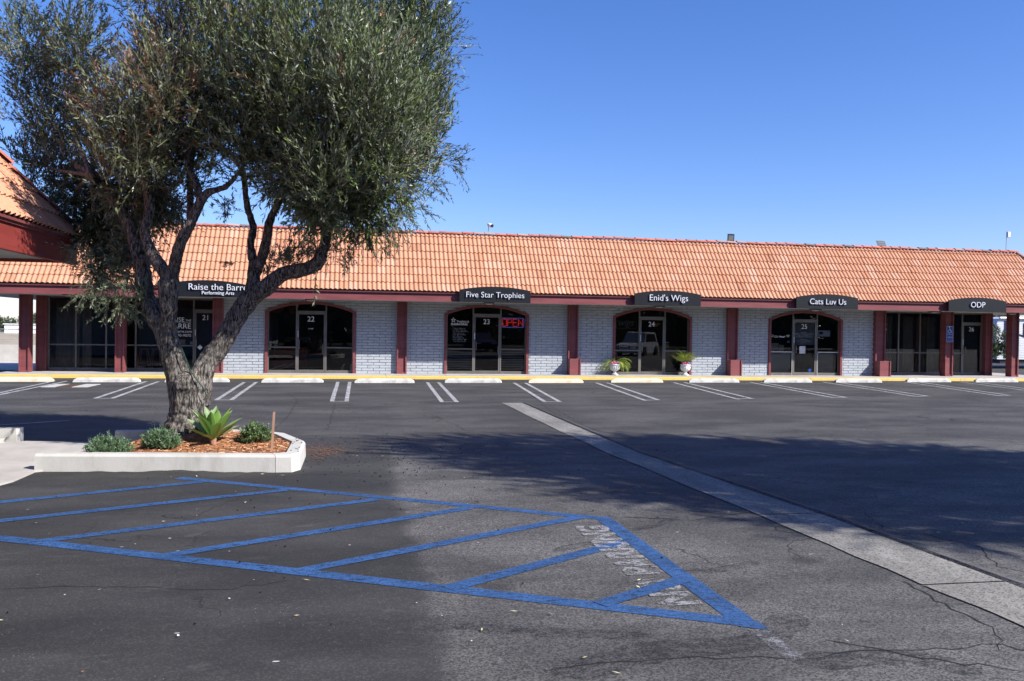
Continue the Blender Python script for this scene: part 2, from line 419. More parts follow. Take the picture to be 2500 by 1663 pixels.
# =================================================================== SETTING
D = 30.4                                   # the shop wall stands in the plane Y = D
YE = D+.75                                # recessed fronts of the two end units
WB = .11                                   # wall base (sidewalk level)
KY = 28.93                                 # kerb line
lot = MB().sheet([(-400, -300), (400, -300), (400, 600), (-400, 600)], 0).build('parking_lot', 'asphalt')
tag(lot, 'dark grey asphalt parking lot', 'ground', kind='structure')
XL, XR = -11.2, 27.4
sw = MB()
xs = np.arange(XL, XR+.01, 2.0333)
for a, b in zip(xs[:-1], xs[1:]):          # slabs with tooled joints
    sw.add([(a+.006, KY+.15, .1), (b-.006, KY+.15, .1), (b-.006, D+.3, WB), (a+.006, D+.3, WB)], [(0, 1, 2, 3)])
sw.add([(XL, KY+.15, .09), (XR, KY+.15, .09), (XR, D+.3, .10), (XL, D+.3, .10)], [(0, 1, 2, 3)])
sw.box(25.1, XR, D+.3, D+6.4, -.02, .105)
sw.box(XL, -10.2, D+.3, D+6.4, -.02, .105)
for a, b in ((-10.2, -4.5), (19.8, 25.1)): sw.sheet([(a, D+.3), (b, D+.3), (b, YE+.12), (a, YE+.12)], WB)
tag(sw.build('sidewalk', 'sidewalk'), 'pale concrete sidewalk along the shops', 'sidewalk', kind='structure')
kb = MB()
xk = np.arange(XL, XR+.01, 3.05)
for a, b in zip(xk[:-1], xk[1:]):
    jig = R.uniform(-.004, .004)
    kb.add([(a+.004, KY+jig, -.02), (b-.004, KY+jig, -.02), (b-.004, KY+.015+jig, .085), (a+.004, KY+.015+jig, .085),
            (b-.004, KY+.04, .101), (a+.004, KY+.04, .101), (b-.004, KY+.15, .104), (a+.004, KY+.15, .104), (a+.004, KY+.15, -.02), (b-.004, KY+.15, -.02)],
           [(0, 1, 2, 3), (3, 2, 4, 5), (5, 4, 6, 7), (0, 3, 5, 7, 8), (1, 9, 6, 4, 2)])
tag(kb.build('kerb', 'yellow'), 'yellow painted kerb edging the shop sidewalk', 'kerb', kind='structure')
# concrete drainage gutter running through the lot
gl = [(3.325, 19.655), (3.37, 15.), (3.45, 11.55), (3.70, 7.55), (3.80, 5.4), (3.86, 4.4), (3.93, 3.0), (4.0, -6)]
gr = [(3.80, 19.655), (3.84, 15.), (3.90, 11.45), (4.32, 7.45), (4.42, 5.4), (4.46, 4.4), (4.53, 3.0), (4.6, -6)]
gm = MB()
def lerp_line(L, y):
    for (x0, y0), (x1, y1) in zip(L[:-1], L[1:]):
        if y1 <= y <= y0: return x0+(x1-x0)*(y-y0)/(y1-y0)
    return L[-1][0]
ys = [19.655]
cuts = [19.655, 15.4, 11.5, 7.5, 5.25, 4.35, 2., -6]
for a, b in zip(cuts[:-1], cuts[1:]):
    n = 6; yy = [a-.012+(b+.012-a+.012)*i/n for i in range(n+1)]
    for p, q in zip(yy[:-1], yy[1:]):
        gm.add([(lerp_line(gl, p)+.012*math.sin(p*7), p, .008), (lerp_line(gl, q)+.012*math.sin(q*7), q, .008), (lerp_line(gr, q)+.01*math.sin(q*9), q, .008), (lerp_line(gr, p)+.01*math.sin(p*9), p, .008)], [(0, 1, 2, 3)])
tag(gm.build('gutter', 'gutter'), 'pale concrete drainage gutter crossing the lot', 'gutter', kind='structure')
lip = MB()
for p, q in zip(np.arange(19.6, -6, -.25)[:-1], np.arange(19.6, -6, -.25)[1:]):
    w = lambda y: .055+.012*math.sin(y*5.3)+.01*math.sin(y*11.7)
    a, b = lerp_line(gr, p)-.004, lerp_line(gr, q)-.004
    lip.add([(a, p, .007), (b, q, .007), (b+w(q)*.5, q, .026), (a+w(p)*.5, p, .026), (b+w(q)+.10, q, .001), (a+w(p)+.10, p, .001)], [(0, 1, 2, 3), (3, 2, 4, 5)])
lip.build('asphalt_lip', 'asphalt', lot)
# painted markings, each a part of the lot
def stripe(mb, a, b, w, z, n=6, jag=.004):
    a = np.array(a); b = np.array(b); d = (b-a)/np.linalg.norm(b-a); p = np.array([-d[1], d[0]])
    L = [a+(b-a)*i/n for i in range(n+1)]
    l = [q+p*(w/2+R.uniform(-jag, jag)) for q in L]; r = [q-p*(w/2+R.uniform(-jag, jag)) for q in L]
    for i in range(n): mb.sheet([r[i], r[i+1], l[i+1], l[i]], z)
hair = [((133.6, 930.5), (-40, 968), (164, 931), (-40, 972)), ((357, 931.7), (231, 973.7), (386.4, 932), (273, 973.7)),
        ((596.4, 933.6), (527, 978), (626, 933.6), (564, 977.5)), ((824.8, 933), (810.6, 981), (854, 933), (845.8, 981)),
        ((1043, 933.9), (1079.5, 982.5), (1070.3, 933.9), (1115.8, 982.5)), ((1255.4, 935.3), (1331, 981.8), (1282.6, 935.3), (1367, 981.8)),
        ((1455, 935), (1576, 978.6), (1482, 935), (1608, 977.4)), ((1643.9, 934.4), (1803, 975.5), (1670.6, 934), (1837, 974)),
        ((1831, 934), (2037, 972), (1858, 934), (2066, 971)), ((2010, 933.5), (2240, 969), (2039, 933), (2267, 968)),
        ((2209, 933), (2440, 967), (2236, 932), (2466, 966)), ((2344, 933), (2590, 965), (2370, 932), (2620, 964))]
for i, (a, b, c, d) in enumerate(hair):
    m = MB(); A, B, Cc, Dd = XY(*a), XY(*b), XY(*c), XY(*d)
    stripe(m, A, B, .1, .006); stripe(m, Cc, Dd, .1, .006); stripe(m, (B[0]-.05, B[1]+.05), (Dd[0]+.05, Dd[1]+.05), .09, .0075, 2)
    m.build('stall_marking', 'white_line', lot)
m = MB(); stripe(m, XY(-40, 1041), XY(172, 1027), .09, .006); m.build('stall_marking', 'white_line', lot)
BL = lambda x, y: XY(x*DS, y*DS)
hm = MB()
c1, c2, c3, c4, c5 = (-1.93, 10.09), (2.27, 7.50), (2.30, 4.66), (-.42, 6.08), (-3.6, 7.85)
def bl(a, b, z, w=.132): stripe(hm, a, b, w, z, 10)
bl(c1, c2, .0025); bl((2.22, 7.56), (2.26, 4.70), .0031, .15); bl((2.22, 4.74), c5, .0037, .145); hm.sheet([(2.18, 4.70), (2.20, 4.655), (2.345, 4.575), (2.345, 4.72)], .0040)
for k, (a, b) in enumerate((((480, 1108), (-150, 1172)), ((660, 1128), (-150, 1216)), ((870, 1150), (90, 1247)), ((1080, 1170), (360, 1283)),
                            ((1335, 1191), (680, 1317)), ((1440, 1248), (1030, 1356)), ((1575, 1335), (1380, 1393)))):
    bl(BL(*a), BL(*b), .0043+.0003*k+(.0014 if k == 6 else 0))
hm.build('hatch_marking', 'blue_paint', lot)
tm = MB(); text(tm, 'NO PARKING', 0, 0, 0, size=.415, width=2.18, bold=.02, axes=((2.135, 6.16, .0059), (0, 1, 0), (-1, 0, 0)))
tm.build('no_parking_lettering', 'faded_white', lot)
m = MB(); stripe(m, XY(1850, 1537), XY(1945, 1612), .11, .004); m.build('faded_marking', 'ghost_white', lot)
m = MB()
def strip_path(mb, pts, w, z, wob=.3):
    P = [np.array(p) for p in pts]; l = []; r = []
    for i, p in enumerate(P):
        t = P[min(i+1, len(P)-1)]-P[max(i-1, 0)]; t = t/np.linalg.norm(t); q = np.array([-t[1], t[0]]); ww = w*R.uniform(1-wob, 1+wob)/2
        if i in (0, len(P)-1): ww *= .25
        l.append(p+q*ww); r.append(p-q*ww)
    for i in range(len(P)-1): mb.sheet([r[i], r[i+1], l[i+1], l[i]], z)
def jagged(pts, step=.12, amp=.035):
    out = []
    for a, b in zip(pts[:-1], pts[1:]):
        a = np.array(a); b = np.array(b); L = np.linalg.norm(b-a); n = max(2, int(L/step))
        for i in range(n):
            out.append(a+(b-a)*i/n+np.array([R.uniform(-amp, amp), R.uniform(-amp, amp)]))
    return out+[np.array(pts[-1])]
CR = [((1330, 1633), (1560, 1618), (1700, 1604), (1950, 1607), (2110, 1592), (2440, 1575), (2520, 1590)),
      ((2200, 1415), (2330, 1490), (2400, 1520), (2450, 1560), (2440, 1590)), ((620, 1175), (630, 1195), (560, 1225), (470, 1262)),
      ((1280, 952), (1340, 1000), (1400, 1035)), ((1340, 990), (1500, 1080), (1560, 1120)), ((2250, 1300), (2400, 1340), (2440, 1385), (2520, 1402)),
      ((2110, 1250), (2150, 1290), (2230, 1312)), ((700, 960), (728, 978), (700, 1020), (660, 1056)), ((818, 985), (800, 1050)),
      ((0, 1437), (150, 1434), (330, 1432), (480, 1442), (560, 1437), (700, 1418)), ((1490, 1262), (1700, 1270), (1860, 1245)), ((1050, 1010), (1140, 1052), (1300, 1045)),
      ((1820, 1000), (2100, 1045), (2350, 1070)), ((700, 1160), (900, 1157)), ((2000, 1560), (2200, 1600), (2500, 1640))]
for c in CR: strip_path(m, jagged([XY(*p) for p in c], .09, .03), .011, .0018, .7)
m.build('asphalt_crack', 'crack', lot)
m = MB()
for c, w in ((((1510, 1298), (1600, 1285), (1655, 1262)), .10), (((1660, 1395), (1760, 1392), (1850, 1372)), .13), (((1350, 1345), (1480, 1320), (1560, 1322)), .12),
             (((1350, 1650), (1600, 1590), (1850, 1570), (1950, 1500)), .25), (((1100, 1530), (1350, 1545), (1600, 1555)), .16), (((1950, 1620), (2200, 1600), (2400, 1640)), .22)):
    P = [np.array(XY(*p)) for p in c]; Q = []
    for a, b in zip(P[:-1], P[1:]): Q += [a+(b-a)*t for t in np.linspace(0, 1, 7)[:-1]]
    strip_path(m, Q+[P[-1]], w, .0035, .15)
m.build('tyre_scuff', 'scuff', lot)
# catch basin lid and its white apron in the lot
dr = empty('storm_drain', (-7.55, 25.3, 0), 'rusty grate in a white concrete apron set in the asphalt near the left stalls', 'drain')
m = MB(); m.slab([(-8.2, 24.72), (-7.85, 24.72), (-7.85, 25.95), (-8.2, 25.95)], .001, .012); m.slab([(-7.44, 24.72), (-7.05, 24.72), (-7.05, 25.95), (-7.44, 25.95)], .001, .012); m.build('apron', 'concrete', dr)
m = MB()
for i in range(9): m.box(-7.845+i*.045, -7.815+i*.045, 24.74, 25.93, .001, .011)
m.box(-7.849, -7.441, 24.722, 25.948, .0, .006); m.build('grate', 'rust', dr)

# =================================================================== SHOP BUILDING
shop = empty('shop_building', (7.3, D, 0), 'long single storey row of shops with orange tile roof and grey brick front', 'building')
def P(name, mb, mat, parent=shop): return mb.build(name, mat, parent)
X0, W = -4.72, 6.1
ARCH = [(-3.04, -.02), (3.06, 6.08), (9.215, 12.235), (15.31, 18.335)]
SPR, APX = 2.245, 2.565
def arch_z(xc, hw, x, inset=0.):
    rise = APX-SPR; Rr = (hw*hw+rise*rise)/(2*rise); zc = APX-Rr
    q = (Rr-inset)**2-(x-xc)**2
    return zc+math.sqrt(max(q, 0))
def arch_poly(x0, x1, inset, zb, n=20):
    xc, hw = (x0+x1)/2, (x1-x0)/2
    a, b = x0+inset, x1-inset
    pts = [(a, zb), (b, zb)]
    for i in range(n+1):
        x = b+(a-b)*i/n; pts.append((x, arch_z(xc, hw, x, inset)))
    return pts
SOF = 2.622
wall = MB(); wall.cur = 0
# mortar backing with arched openings
CW = [-4.40, 1.40, 7.52, 13.62, 19.66]
CI = [1.74, 7.87, 14.0]
segs = []                                   # wall stretches between columns
lefts = [-4.40, 1.74, 7.87, 14.01]; rights = [1.40, 7.51, 13.61, 19.66]
for (xa, xb), (o0, o1) in zip(zip(lefts, rights), ARCH):
    pl = arch_poly(o0, o1, .03, WB)
    wall.prism([(xa-.2, WB-.02), (o0+.03, WB-.02), (o0+.03, SOF+.1), (xa-.2, SOF+.1)], D+.004, D+.2)
    wall.prism([(o1-.03, WB-.02), (xb+.2, WB-.02), (xb+.2, SOF+.1), (o1-.03, SOF+.1)], D+.004, D+.2)
    top = pl[2:]                            # right to left over the arch
    wall.prism([(o1-.03, SOF+.099), (o0+.03, SOF+.099)]+list(reversed(top)), D+.004, D+.2)
for (xa, xb), (o0, o1) in zip(zip(lefts, rights), ARCH):
    xc, hw = (o0+o1)/2, (o1-o0)/2
    wall.cur = 1
    ch, bl_, jt = .0975, .406, .014
    z = WB; row = 0
    while z < SOF:
        x = xa+(-.203 if row % 2 else 0)-.06
        z1 = min(z+ch-jt, SOF-.002)
        while x < xb:
            p0, p1 = max(x, xa+.002), min(x+bl_-jt, xb-.002)
            if p1-p0 > .03 and z1-z > .02:
                pieces = [(p0, p1)]
                zt = (z+z1)/2
                def blocked(t): return o0+.01 < t < o1-.01 and zt < arch_z(xc, hw, t)-.0
                res = []
                for (a, b) in pieces:
                    # trim against the opening
                    ts = np.linspace(a, b, 13); ok = [not blocked(t) for t in ts]; st = None
                    for i, t in enumerate(ts):
                        if ok[i] and st is None: st = t
                        if (not ok[i] or i == 12) and st is not None:
                            en = t if ok[i] else ts[i-1]
                            if en-st > .02: res.append((st, en))
                            st = None
                for a, b in res:
                    y = D-.019+R.uniform(-.005, .003); t = R.uniform(-.002, .002)
                    wall.bevbox(a, b, y, D+.0035, z+R.uniform(-.001, .001), z1+R.uniform(-.0015, .001), .0035)
            x += bl_
        z += ch; row += 1
P('wall', wall, ['mortar', 'brick_paint'])
# side and rear walls
sidew = MB()
sidew.box(-10.44, -10.15, YE+.02, D+5.6, 0, SOF+.1); sidew.box(25.06, 25.36, YE+.02, D+5.6, 0, SOF+.1); sidew.box(-10.15, 25.06, D+5.4, D+5.6, 0, SOF+.1); sidew.box(-4.70, -4.46, D+.205, YE+.2, 0, SOF+.1); sidew.box(19.70, 19.94, D+.205, YE+.2, 0, SOF+.1)
P('side_wall', sidew, 'brick_paint')
# -------- roof: mansard of S-shaped tiles on the front and two hipped ends
EZ, EY = 2.93, 28.87
SLOPE = math.radians(50.); NC = 7.45; CL = .372
EXL, EXR = -12.5, 27.85
def tile_face(o, u, v, nrm, length, courses, cl, hipL, hipR, pitch=.1525, seed=1):
    """roof face: o eave corner, u along the eave, v up the slope; hipL/hipR = inset along u per metre of slope"""
    rng = np.random.default_rng(seed)
    o, u, v, nrm = map(np.array, (o, u, v, nrm)); V = []; T = []
    per = 8; ncol = int(length/pitch)*per
    ss = np.linspace(0, length, ncol+1)
    ph = (np.arange(ncol+1) % per)/per
    prof = np.where(ph < .70, .034*np.sin(np.pi*ph/.70)**.8, -.006*np.sin(np.pi*(ph-.70)/.30))
    k = 0
    full = int(math.ceil(courses))
    for j in range(full):
        a = j*cl; b = min((j+1)*cl+.02, courses*cl)
        tile = np.arange(ncol)//(per*2)
        jit = rng.normal(0, .004, tile.max()+2); jn = rng.normal(0, .003, tile.max()+2)
        nt_ = tile.max()+2
        base = np.array([.47, .222, .130])
        var = rng.normal(0, 1, (nt_, 1))*np.array([[.020, .015, .012]])
        pale = (rng.random((nt_, 1)) < .06)*np.array([[.04, .045, .045]]); dark = (rng.random((nt_, 1)) < .012)*np.array([[-.10, -.055, -.035]])
        pink = (rng.random((nt_, 1)) < .0008)*np.array([[-.04, -.01, .06]])
        ct = np.clip(base+var+pale+dark+pink, .03, .85)
        def pt(s, t, h):
            s = np.clip(s, t*hipL, length-t*hipR)
            return o+s[:, None]*u+t*v+h[:, None]*nrm if np.isscalar(t) else o+s[:, None]*u+t[:, None]*v+h[:, None]*nrm
        s0, s1 = ss[:-1], ss[1:]; h0, h1 = prof[:-1].copy(), prof[1:].copy()
        j0 = jit[tile]; n0 = jn[tile]
        lift = .030
        def hp(s, t): return np.clip(s, t*hipL, length-t*hipR)
        def mk(s, t, h): return o+hp(s, t)[:, None]*u+t[:, None]*v+h[:, None]*nrm
        ta = np.maximum(a-.012+j0, 0); tb = np.full(ncol, b)
        A = mk(s0, ta, h0+lift+n0); B = mk(s1, ta, h1+lift+n0); Cc = mk(s1, tb, h1+.0); Dd = mk(s0, tb, h0+.0)
        E_ = mk(s0, ta+.004, h0+lift-.026+n0); F_ = mk(s1, ta+.004, h1+lift-.026+n0)
        keep = (s1 > ta*hipL-.0) & (s0 < length-ta*hipR)
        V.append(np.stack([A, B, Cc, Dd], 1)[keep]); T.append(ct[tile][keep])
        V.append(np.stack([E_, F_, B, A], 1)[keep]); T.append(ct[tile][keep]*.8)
    return np.concatenate(V), np.concatenate(T)
sl_len = NC*CL; run = sl_len*math.cos(SLOPE); rise = sl_len*math.sin(SLOPE)
cs, sn = math.cos(SLOPE), math.sin(SLOPE)
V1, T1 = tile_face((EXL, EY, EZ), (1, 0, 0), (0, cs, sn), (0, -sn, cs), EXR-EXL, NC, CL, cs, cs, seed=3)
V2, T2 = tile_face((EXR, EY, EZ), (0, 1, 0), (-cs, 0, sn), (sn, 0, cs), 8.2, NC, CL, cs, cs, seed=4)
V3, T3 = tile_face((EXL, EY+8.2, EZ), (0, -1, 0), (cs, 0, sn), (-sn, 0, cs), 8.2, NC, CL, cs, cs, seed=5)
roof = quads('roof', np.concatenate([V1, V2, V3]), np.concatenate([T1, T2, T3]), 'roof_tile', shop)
RZ = EZ+rise; RY = EY+run
und = MB()                                  # sheathing under the tiles and the flat top behind the ridge
e = .02
und.add([(EXL, EY, EZ-.02), (EXR, EY, EZ-.02), (EXR-run, RY, RZ-.02), (EXL+run, RY, RZ-.02), (EXL, EY+8.2, EZ-.02), (EXR, EY+8.2, EZ-.02), (EXR-run, RY+8.2-2*run, RZ-.02), (EXL+run, RY+8.2-2*run, RZ-.02)],
        [(0, 1, 2, 3), (1, 5, 6, 2), (4, 0, 3, 7), (5, 4, 7, 6), (3, 2, 6, 7), (0, 4, 5, 1)])
und.build('sheathing', 'rust', roof)
# ridge and hip caps: overlapping half-round tiles
rv, rt = [], []
def caps(a, b, n, r, rng, hang=.0):
    a = np.array(a, float); b = np.array(b, float); d = (b-a)/n; L = np.linalg.norm(d); t = d/L
    side = np.cross(t, (0, 0, 1)); side /= np.linalg.norm(side); upv = np.cross(side, t)
    for i in range(n):
        p = a+d*i+upv*rng.normal(0, .006); q = p+t*L*1.10
        c = np.array([.42, .115, .075])*(1+rng.normal(0, .12))
        z = rng.random()
        if z < .22: c = np.array([.36, .20, .165])*(1+rng.normal(0, .1))
        elif z < .3: c = np.array([.17, .10, .085])
        for k in range(6):
            q0, q1 = math.pi*k/6, math.pi*(k+1)/6
            def w(pp, ang, rr, lift): return pp+side*math.cos(ang)*rr+upv*(math.sin(ang)*rr*.62-.03+lift)
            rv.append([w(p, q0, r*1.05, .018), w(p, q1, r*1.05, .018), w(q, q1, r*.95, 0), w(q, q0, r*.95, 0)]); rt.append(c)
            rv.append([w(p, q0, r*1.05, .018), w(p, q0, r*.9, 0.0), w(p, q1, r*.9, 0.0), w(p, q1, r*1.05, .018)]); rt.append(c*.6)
rng = np.random.default_rng(8)
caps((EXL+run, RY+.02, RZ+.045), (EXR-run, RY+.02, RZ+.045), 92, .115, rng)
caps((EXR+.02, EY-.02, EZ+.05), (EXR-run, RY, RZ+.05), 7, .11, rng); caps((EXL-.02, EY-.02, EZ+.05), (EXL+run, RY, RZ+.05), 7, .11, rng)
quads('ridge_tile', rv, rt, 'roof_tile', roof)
# fascia, drip edge, soffit
fa = MB()
FB = 2.612
fa.box(EXL+.06, EXR-.06, 28.95, 29.0, FB, 2.84); fa.box(EXL+.06, EXL+.11, 29.0, EY+8.1, FB, 2.84); fa.box(EXR-.11, EXR-.06, 29.0, EY+8.1, FB, 2.84)
fa.box(EXL+.055, EXR-.055, 28.932, 28.95, FB-.004, FB+.045)
fascia = P('fascia', fa, 'maroon')
dr_ = MB(); dr_.box(EXL+.0, EXR-.0, 28.885, 29.02, 2.872, 2.925); dr_.box(EXL+.03, EXR-.03, 28.915, 29.02, 2.838, 2.873)
dr_.box(EXL, EXL+.15, 29.02, EY+8.18, 2.85, 2.925); dr_.box(EXR-.15, EXR, 29.02, EY+8.18, 2.85, 2.925); dr_.build('drip_edge', 'maroon', fascia)
so = MB(); so.box(EXL+.12, EXR-.12, 29.001, D+.3, SOF+.0, SOF+.03); so.box(EXL+.12, -10.1, D+.3, EY+8.1, SOF, SOF+.03); so.box(25.0, EXR-.12, D+.3, EY+8.1, SOF, SOF+.03); so.box(-10.1, -4.45, D+.3, YE+.2, SOF, SOF+.03); so.box(19.7, 25.0, D+.3, YE+.2, SOF, SOF+.03)
P('soffit', so, 'soffit')
# recessed downlights under the eave
lights = [(4.521, 29.7), (10.708, 29.7), (16.808, 29.7), (21.75, 29.7), (25.17, 29.75), (-8.94, 29.4), (-1.5, 29.4)]
protoL = None
for (x, y) in lights:
    if protoL is None:
        m = MB(); m.box(-.17, .17, -.17, .17, -.025, 0); me = m.mesh('soffit_light')
        L = link('soffit_light', me, 'black_metal', shop); m2 = MB(); m2.smooth = True
        m2.lathe([(.145, -.0251, 0), (.13, -.05, 0), (.09, -.068, 0), (.03, -.076, 0)], 0, 0, 20); Ld = link('diffuser', m2.mesh('diffuser'), 'soffit', L); protoL = (L, Ld)
    else:
        L = protoL[0].copy(); COL.objects.link(L); L.parent = shop; Ld = protoL[1].copy(); COL.objects.link(Ld); Ld.parent = L
    L.location = (x-7.3, y-D, SOF)
# columns: flanged maroon pilasters, three of them with a boxed foot, and free-standing posts
def column(x0, x1, yf, yb, foot=False, name='pilaster', ztop=SOF):
    m = MB(); fl = .045; rc = .055
    m.box(x0, x0+fl, yf, yb, WB-.03, ztop); m.box(x1-fl, x1, yf, yb, WB-.03, ztop)
    m.box(x0+fl, x1-fl, yf+rc, yb-.002, WB-.03, ztop)
    o = P(name, m, 'maroon')
    m = MB(); m.box(x0+fl, x1-fl, yf+.02, yf+rc, WB-.03, WB+.06) if not foot else m
    if foot:
        a, b = x0-.01, x1+.035; y = yf-.31
        m.box(a, a+fl, y, yf-.002, WB-.03, .69); m.box(b-fl, b, y, yf-.002, WB-.03, .69); m.box(a+fl, b-fl, y+.03, yf-.004, WB-.03, .688)
    m.build('foot', 'maroon', o)
    return o
column(-4.73, -4.40, D-.17, D+.1); column(1.40, 1.74, D-.17, D+.1)
for x0, x1 in ((7.51, 7.87), (13.61, 14.01), (19.66, 20.08)): column(x0, x1, D-.17, D+.1, True)
column(-10.46, -10.14, YE-.12, YE+.2); column(25.05, 25.37, YE-.14, YE+.3)
Xat = lambda px, Y: float(onY(px, 880, Y)[0])
for a, b in ((45, 71), (280, 302.5), (2308, 2327), (2470, 2487)): column(Xat(a, D-.12), Xat(b, D-.12), D-.12, D+.21, name='post')
# -------- shopfronts
def decal(parent, items, mat='white_vinyl'):
    for it in items:
        m = MB(); text(m, *it[:4], **it[4]); m.build('window_lettering', mat, parent)
YG = D+.10                                  # glass plane
def pull(parent, x, z, side=1):
    m = MB(); m.box(x-.012, x+.012, YG-.12, YG-.1, z-.15, z+.15); m.box(x-.01, x+.01, YG-.1, YG-.035, z+.10, z+.125); m.box(x-.01, x+.01, YG-.1, YG-.035, z-.125, z-.10)
    m.build('door_handle', 'aluminium', parent)
def door(parent, x0, x1, z1, number, z0=WB+.005):
    m = MB(); st = .052; y0, y1 = YG-.035, YG+.02
    m.box(x0, x0+st, y0, y1, z0, z1); m.box(x1-st, x1, y0, y1, z0, z1); m.box(x0+st, x1-st, y0+.002, y1-.002, z1-.06, z1); m.box(x0+st, x1-st, y0+.002, y1-.002, z0, z0+.11)
    m.build('door', 'aluminium', parent)
    MB().add([(x0+st, YG-.008, z0+.11), (x1-st, YG-.008, z0+.11), (x1-st, YG-.008, z1-.06), (x0+st, YG-.008, z1-.06)], [(0, 1, 2, 3)]).build('door_glass', 'glass', parent)
    pull(parent, x0+.075, 1.10); pull(parent, x1-.075, .95)
    m = MB(); text(m, number, (x0+x1)/2-.02, z1-.30, YG-.012, size=.25); m.build('unit_number', 'white_vinyl', parent)
    m = MB(); m.box(x0+.012, x0+.036, y0-.003, y0, 1.34, 1.56); m.build('push_label', 'paper', parent)
fronts = {}
for idx, (o0, o1) in enumerate(ARCH):
    num = 22+idx
    outer = arch_poly(o0, o1, 0, WB-.03); inner = arch_poly(o0, o1, .085, WB-.03)
    n = len(outer); m = MB()
    # ring: walk outer up the right side, over the arch, down the left; inner likewise
    O = outer[1:]+[outer[0]]; I = inner[1:]+[inner[0]]; k = len(O); y0, y1 = D-.065, D+.13
    vs = [(x, y0, z) for x, z in O]+[(x, y0, z) for x, z in I]+[(x, y1, z) for x, z in O]+[(x, y1, z) for x, z in I]
    fs = []
    for i in range(k-1):
        fs += [(i, i+1, k+i+1, k+i), (k+i, k+i+1, 3*k+i+1, 3*k+i), (i+1, i, 2*k+i, 2*k+i+1)]
    m.add(vs, fs)
    fr = P('shopfront', m, 'maroon'); fronts[num] = fr
    a, b = o0+.087, o1-.087
    mL, mR = o0+1.03, o0+1.985+.035
    m = MB(); fy0, fy1 = YG-.045, YG+.03
    xc, hw = (o0+o1)/2, (o1-o0)/2
    for x in (mL, mR): m.box(x-.024, x+.024, fy0, fy1, WB, arch_z(xc, hw, x, .07))
    for p, q in ((a-.01, mL-.024), (mR+.024, b+.01)):
        m.box(p, q, fy0+.003, fy1-.003, .965, 1.015); m.box(p, q, fy0+.003, fy1-.003, WB-.01, .21)
    m.box(mL+.024, mR-.024, fy0+.004, fy1-.004, 2.185, 2.245)
    m.box(a-.005, a+.03, fy0+.006, fy1-.006, WB, SPR-.05); m.box(b-.03, b+.005, fy0+.006, fy1-.006, WB, SPR-.05)
    m.build('window_frame', 'aluminium', fr)
    g = MB(); gp = arch_poly(o0, o1, .07, .2); left = [p for p in gp]
    def piece(xa, xb, za=None, zb=None):
        pts = []
        nn = 10
        tz = lambda x: arch_z(xc, hw, x, .07) if zb is None else zb
        pts = [(xa, za), (xb, za)]+[(xb+(xa-xb)*i/nn, tz(xb+(xa-xb)*i/nn)) for i in range(nn+1)]
        return MB().add([(x, YG, z) for x, z in pts], [tuple(range(len(pts)))])
    for (xa, xb, za, zb) in ((a, mL-.024, 1.015, None), (a, mL-.024, .21, .965), (mR+.024, b, 1.015, None), (mR+.024, b, .21, .965), (mL+.024, mR-.024, 2.245, None)):
        piece(xa, xb, za, zb).build('window_pane', 'glass', fr)
    door(fr, mL+.027, mR-.027, 2.183, str(num))
# plain storefronts of the end units 21 and 26
def plain_front(xa, xb, mull, dx0, dx1, num, head):
    m = MB(); fy0, fy1 = YG-.045, YG+.03
    m.box(xa, xb, YE+.03, YE+.16, head, SOF-.002); 
    for x in mull: m.box(x-.026, x+.026, fy0, fy1, WB, head)
    allx = [xa]+list(mull)+[xb]
    fr = None
    m.box(xa, xa+.05, fy0+.002, fy1-.002, WB, head-.001); m.box(xb-.05, xb, fy0+.002, fy1-.002, WB, head-.001)
    fr = P('shopfront', m, 'aluminium'); fronts[num] = fr
    for p, q in zip(allx[:-1], allx[1:]):
        p2, q2 = p+.027, q-.027
        if p-.01 <= dx0-.03 and q >= dx1-.05 and q-p < 1.25 and dx0 >= p-.05:
            MB().box(p2, q2, fy0+.004, fy1-.004, 2.185, 2.245).build('window_rail', 'aluminium', fr)
            MB().add([(p2, YG, 2.245), (q2, YG, 2.245), (q2, YG, head), (p2, YG, head)], [(0, 1, 2, 3)]).build('window_pane', 'glass', fr)
            door(fr, p2+.003, q2-.003, 2.183, str(num)); continue
        MB().box(p2, q2, fy0+.004, fy1-.004, .972, 1.018).build('window_rail', 'aluminium', fr); MB().box(p2, q2, fy0+.004, fy1-.004, WB-.01, .22).build('window_rail', 'aluminium', fr)
        for za, zb in ((1.018, head), (.22, .972)):
            MB().add([(p2, YG, za), (q2, YG, za), (q2, YG, zb), (p2, YG, zb)], [(0, 1, 2, 3)]).build('window_pane', 'glass', fr)
YG0 = YG; YG = YE+.10
plain_front(-10.14, -4.72, (-9.27, -8.316, -7.376, -6.43, -5.5), -5.44, -4.80, 21, 2.57)
plain_front(19.95, 25.05, (21.29, 22.24, 23.19, 24.13), 24.2, 25.0, 26, 2.57)
YG = YG0
# -------- interior
m = MB()
for a, b, y in ((-10.14, -4.56, YE+.2), (-4.56, 19.82, D+.21), (19.82, 25.05, YE+.2)):
    m.add([(a, y, SOF+.045), (b, y, SOF+.045), (b, D+5.39, SOF+.045), (a, D+5.39, SOF+.045)], [(0, 1, 2, 3)])
m.box(-10.14, 25.05, D+5.3, D+5.38, 0, SOF+.1)
for x in (-4.58, 1.57, 7.69, 13.81, 19.82): m.box(x-.08, x+.08, YE+.21 if x in (-4.58, 19.82) else D+.21, D+5.3, 0, SOF+.04)
P('interior_wall', m, 'interior')
m = MB()
for a, b, y in ((-10.14, -4.56, YE+.121), (-4.56, 19.82, D+.3), (19.82, 25.05, YE+.121)):
    m.add([(a, y, WB), (b, y, WB), (b, D+5.3, WB), (a, D+5.3, WB)], [(0, 1, 2, 3)])
P('interior_floor', m, 'carpet')
protoT = None
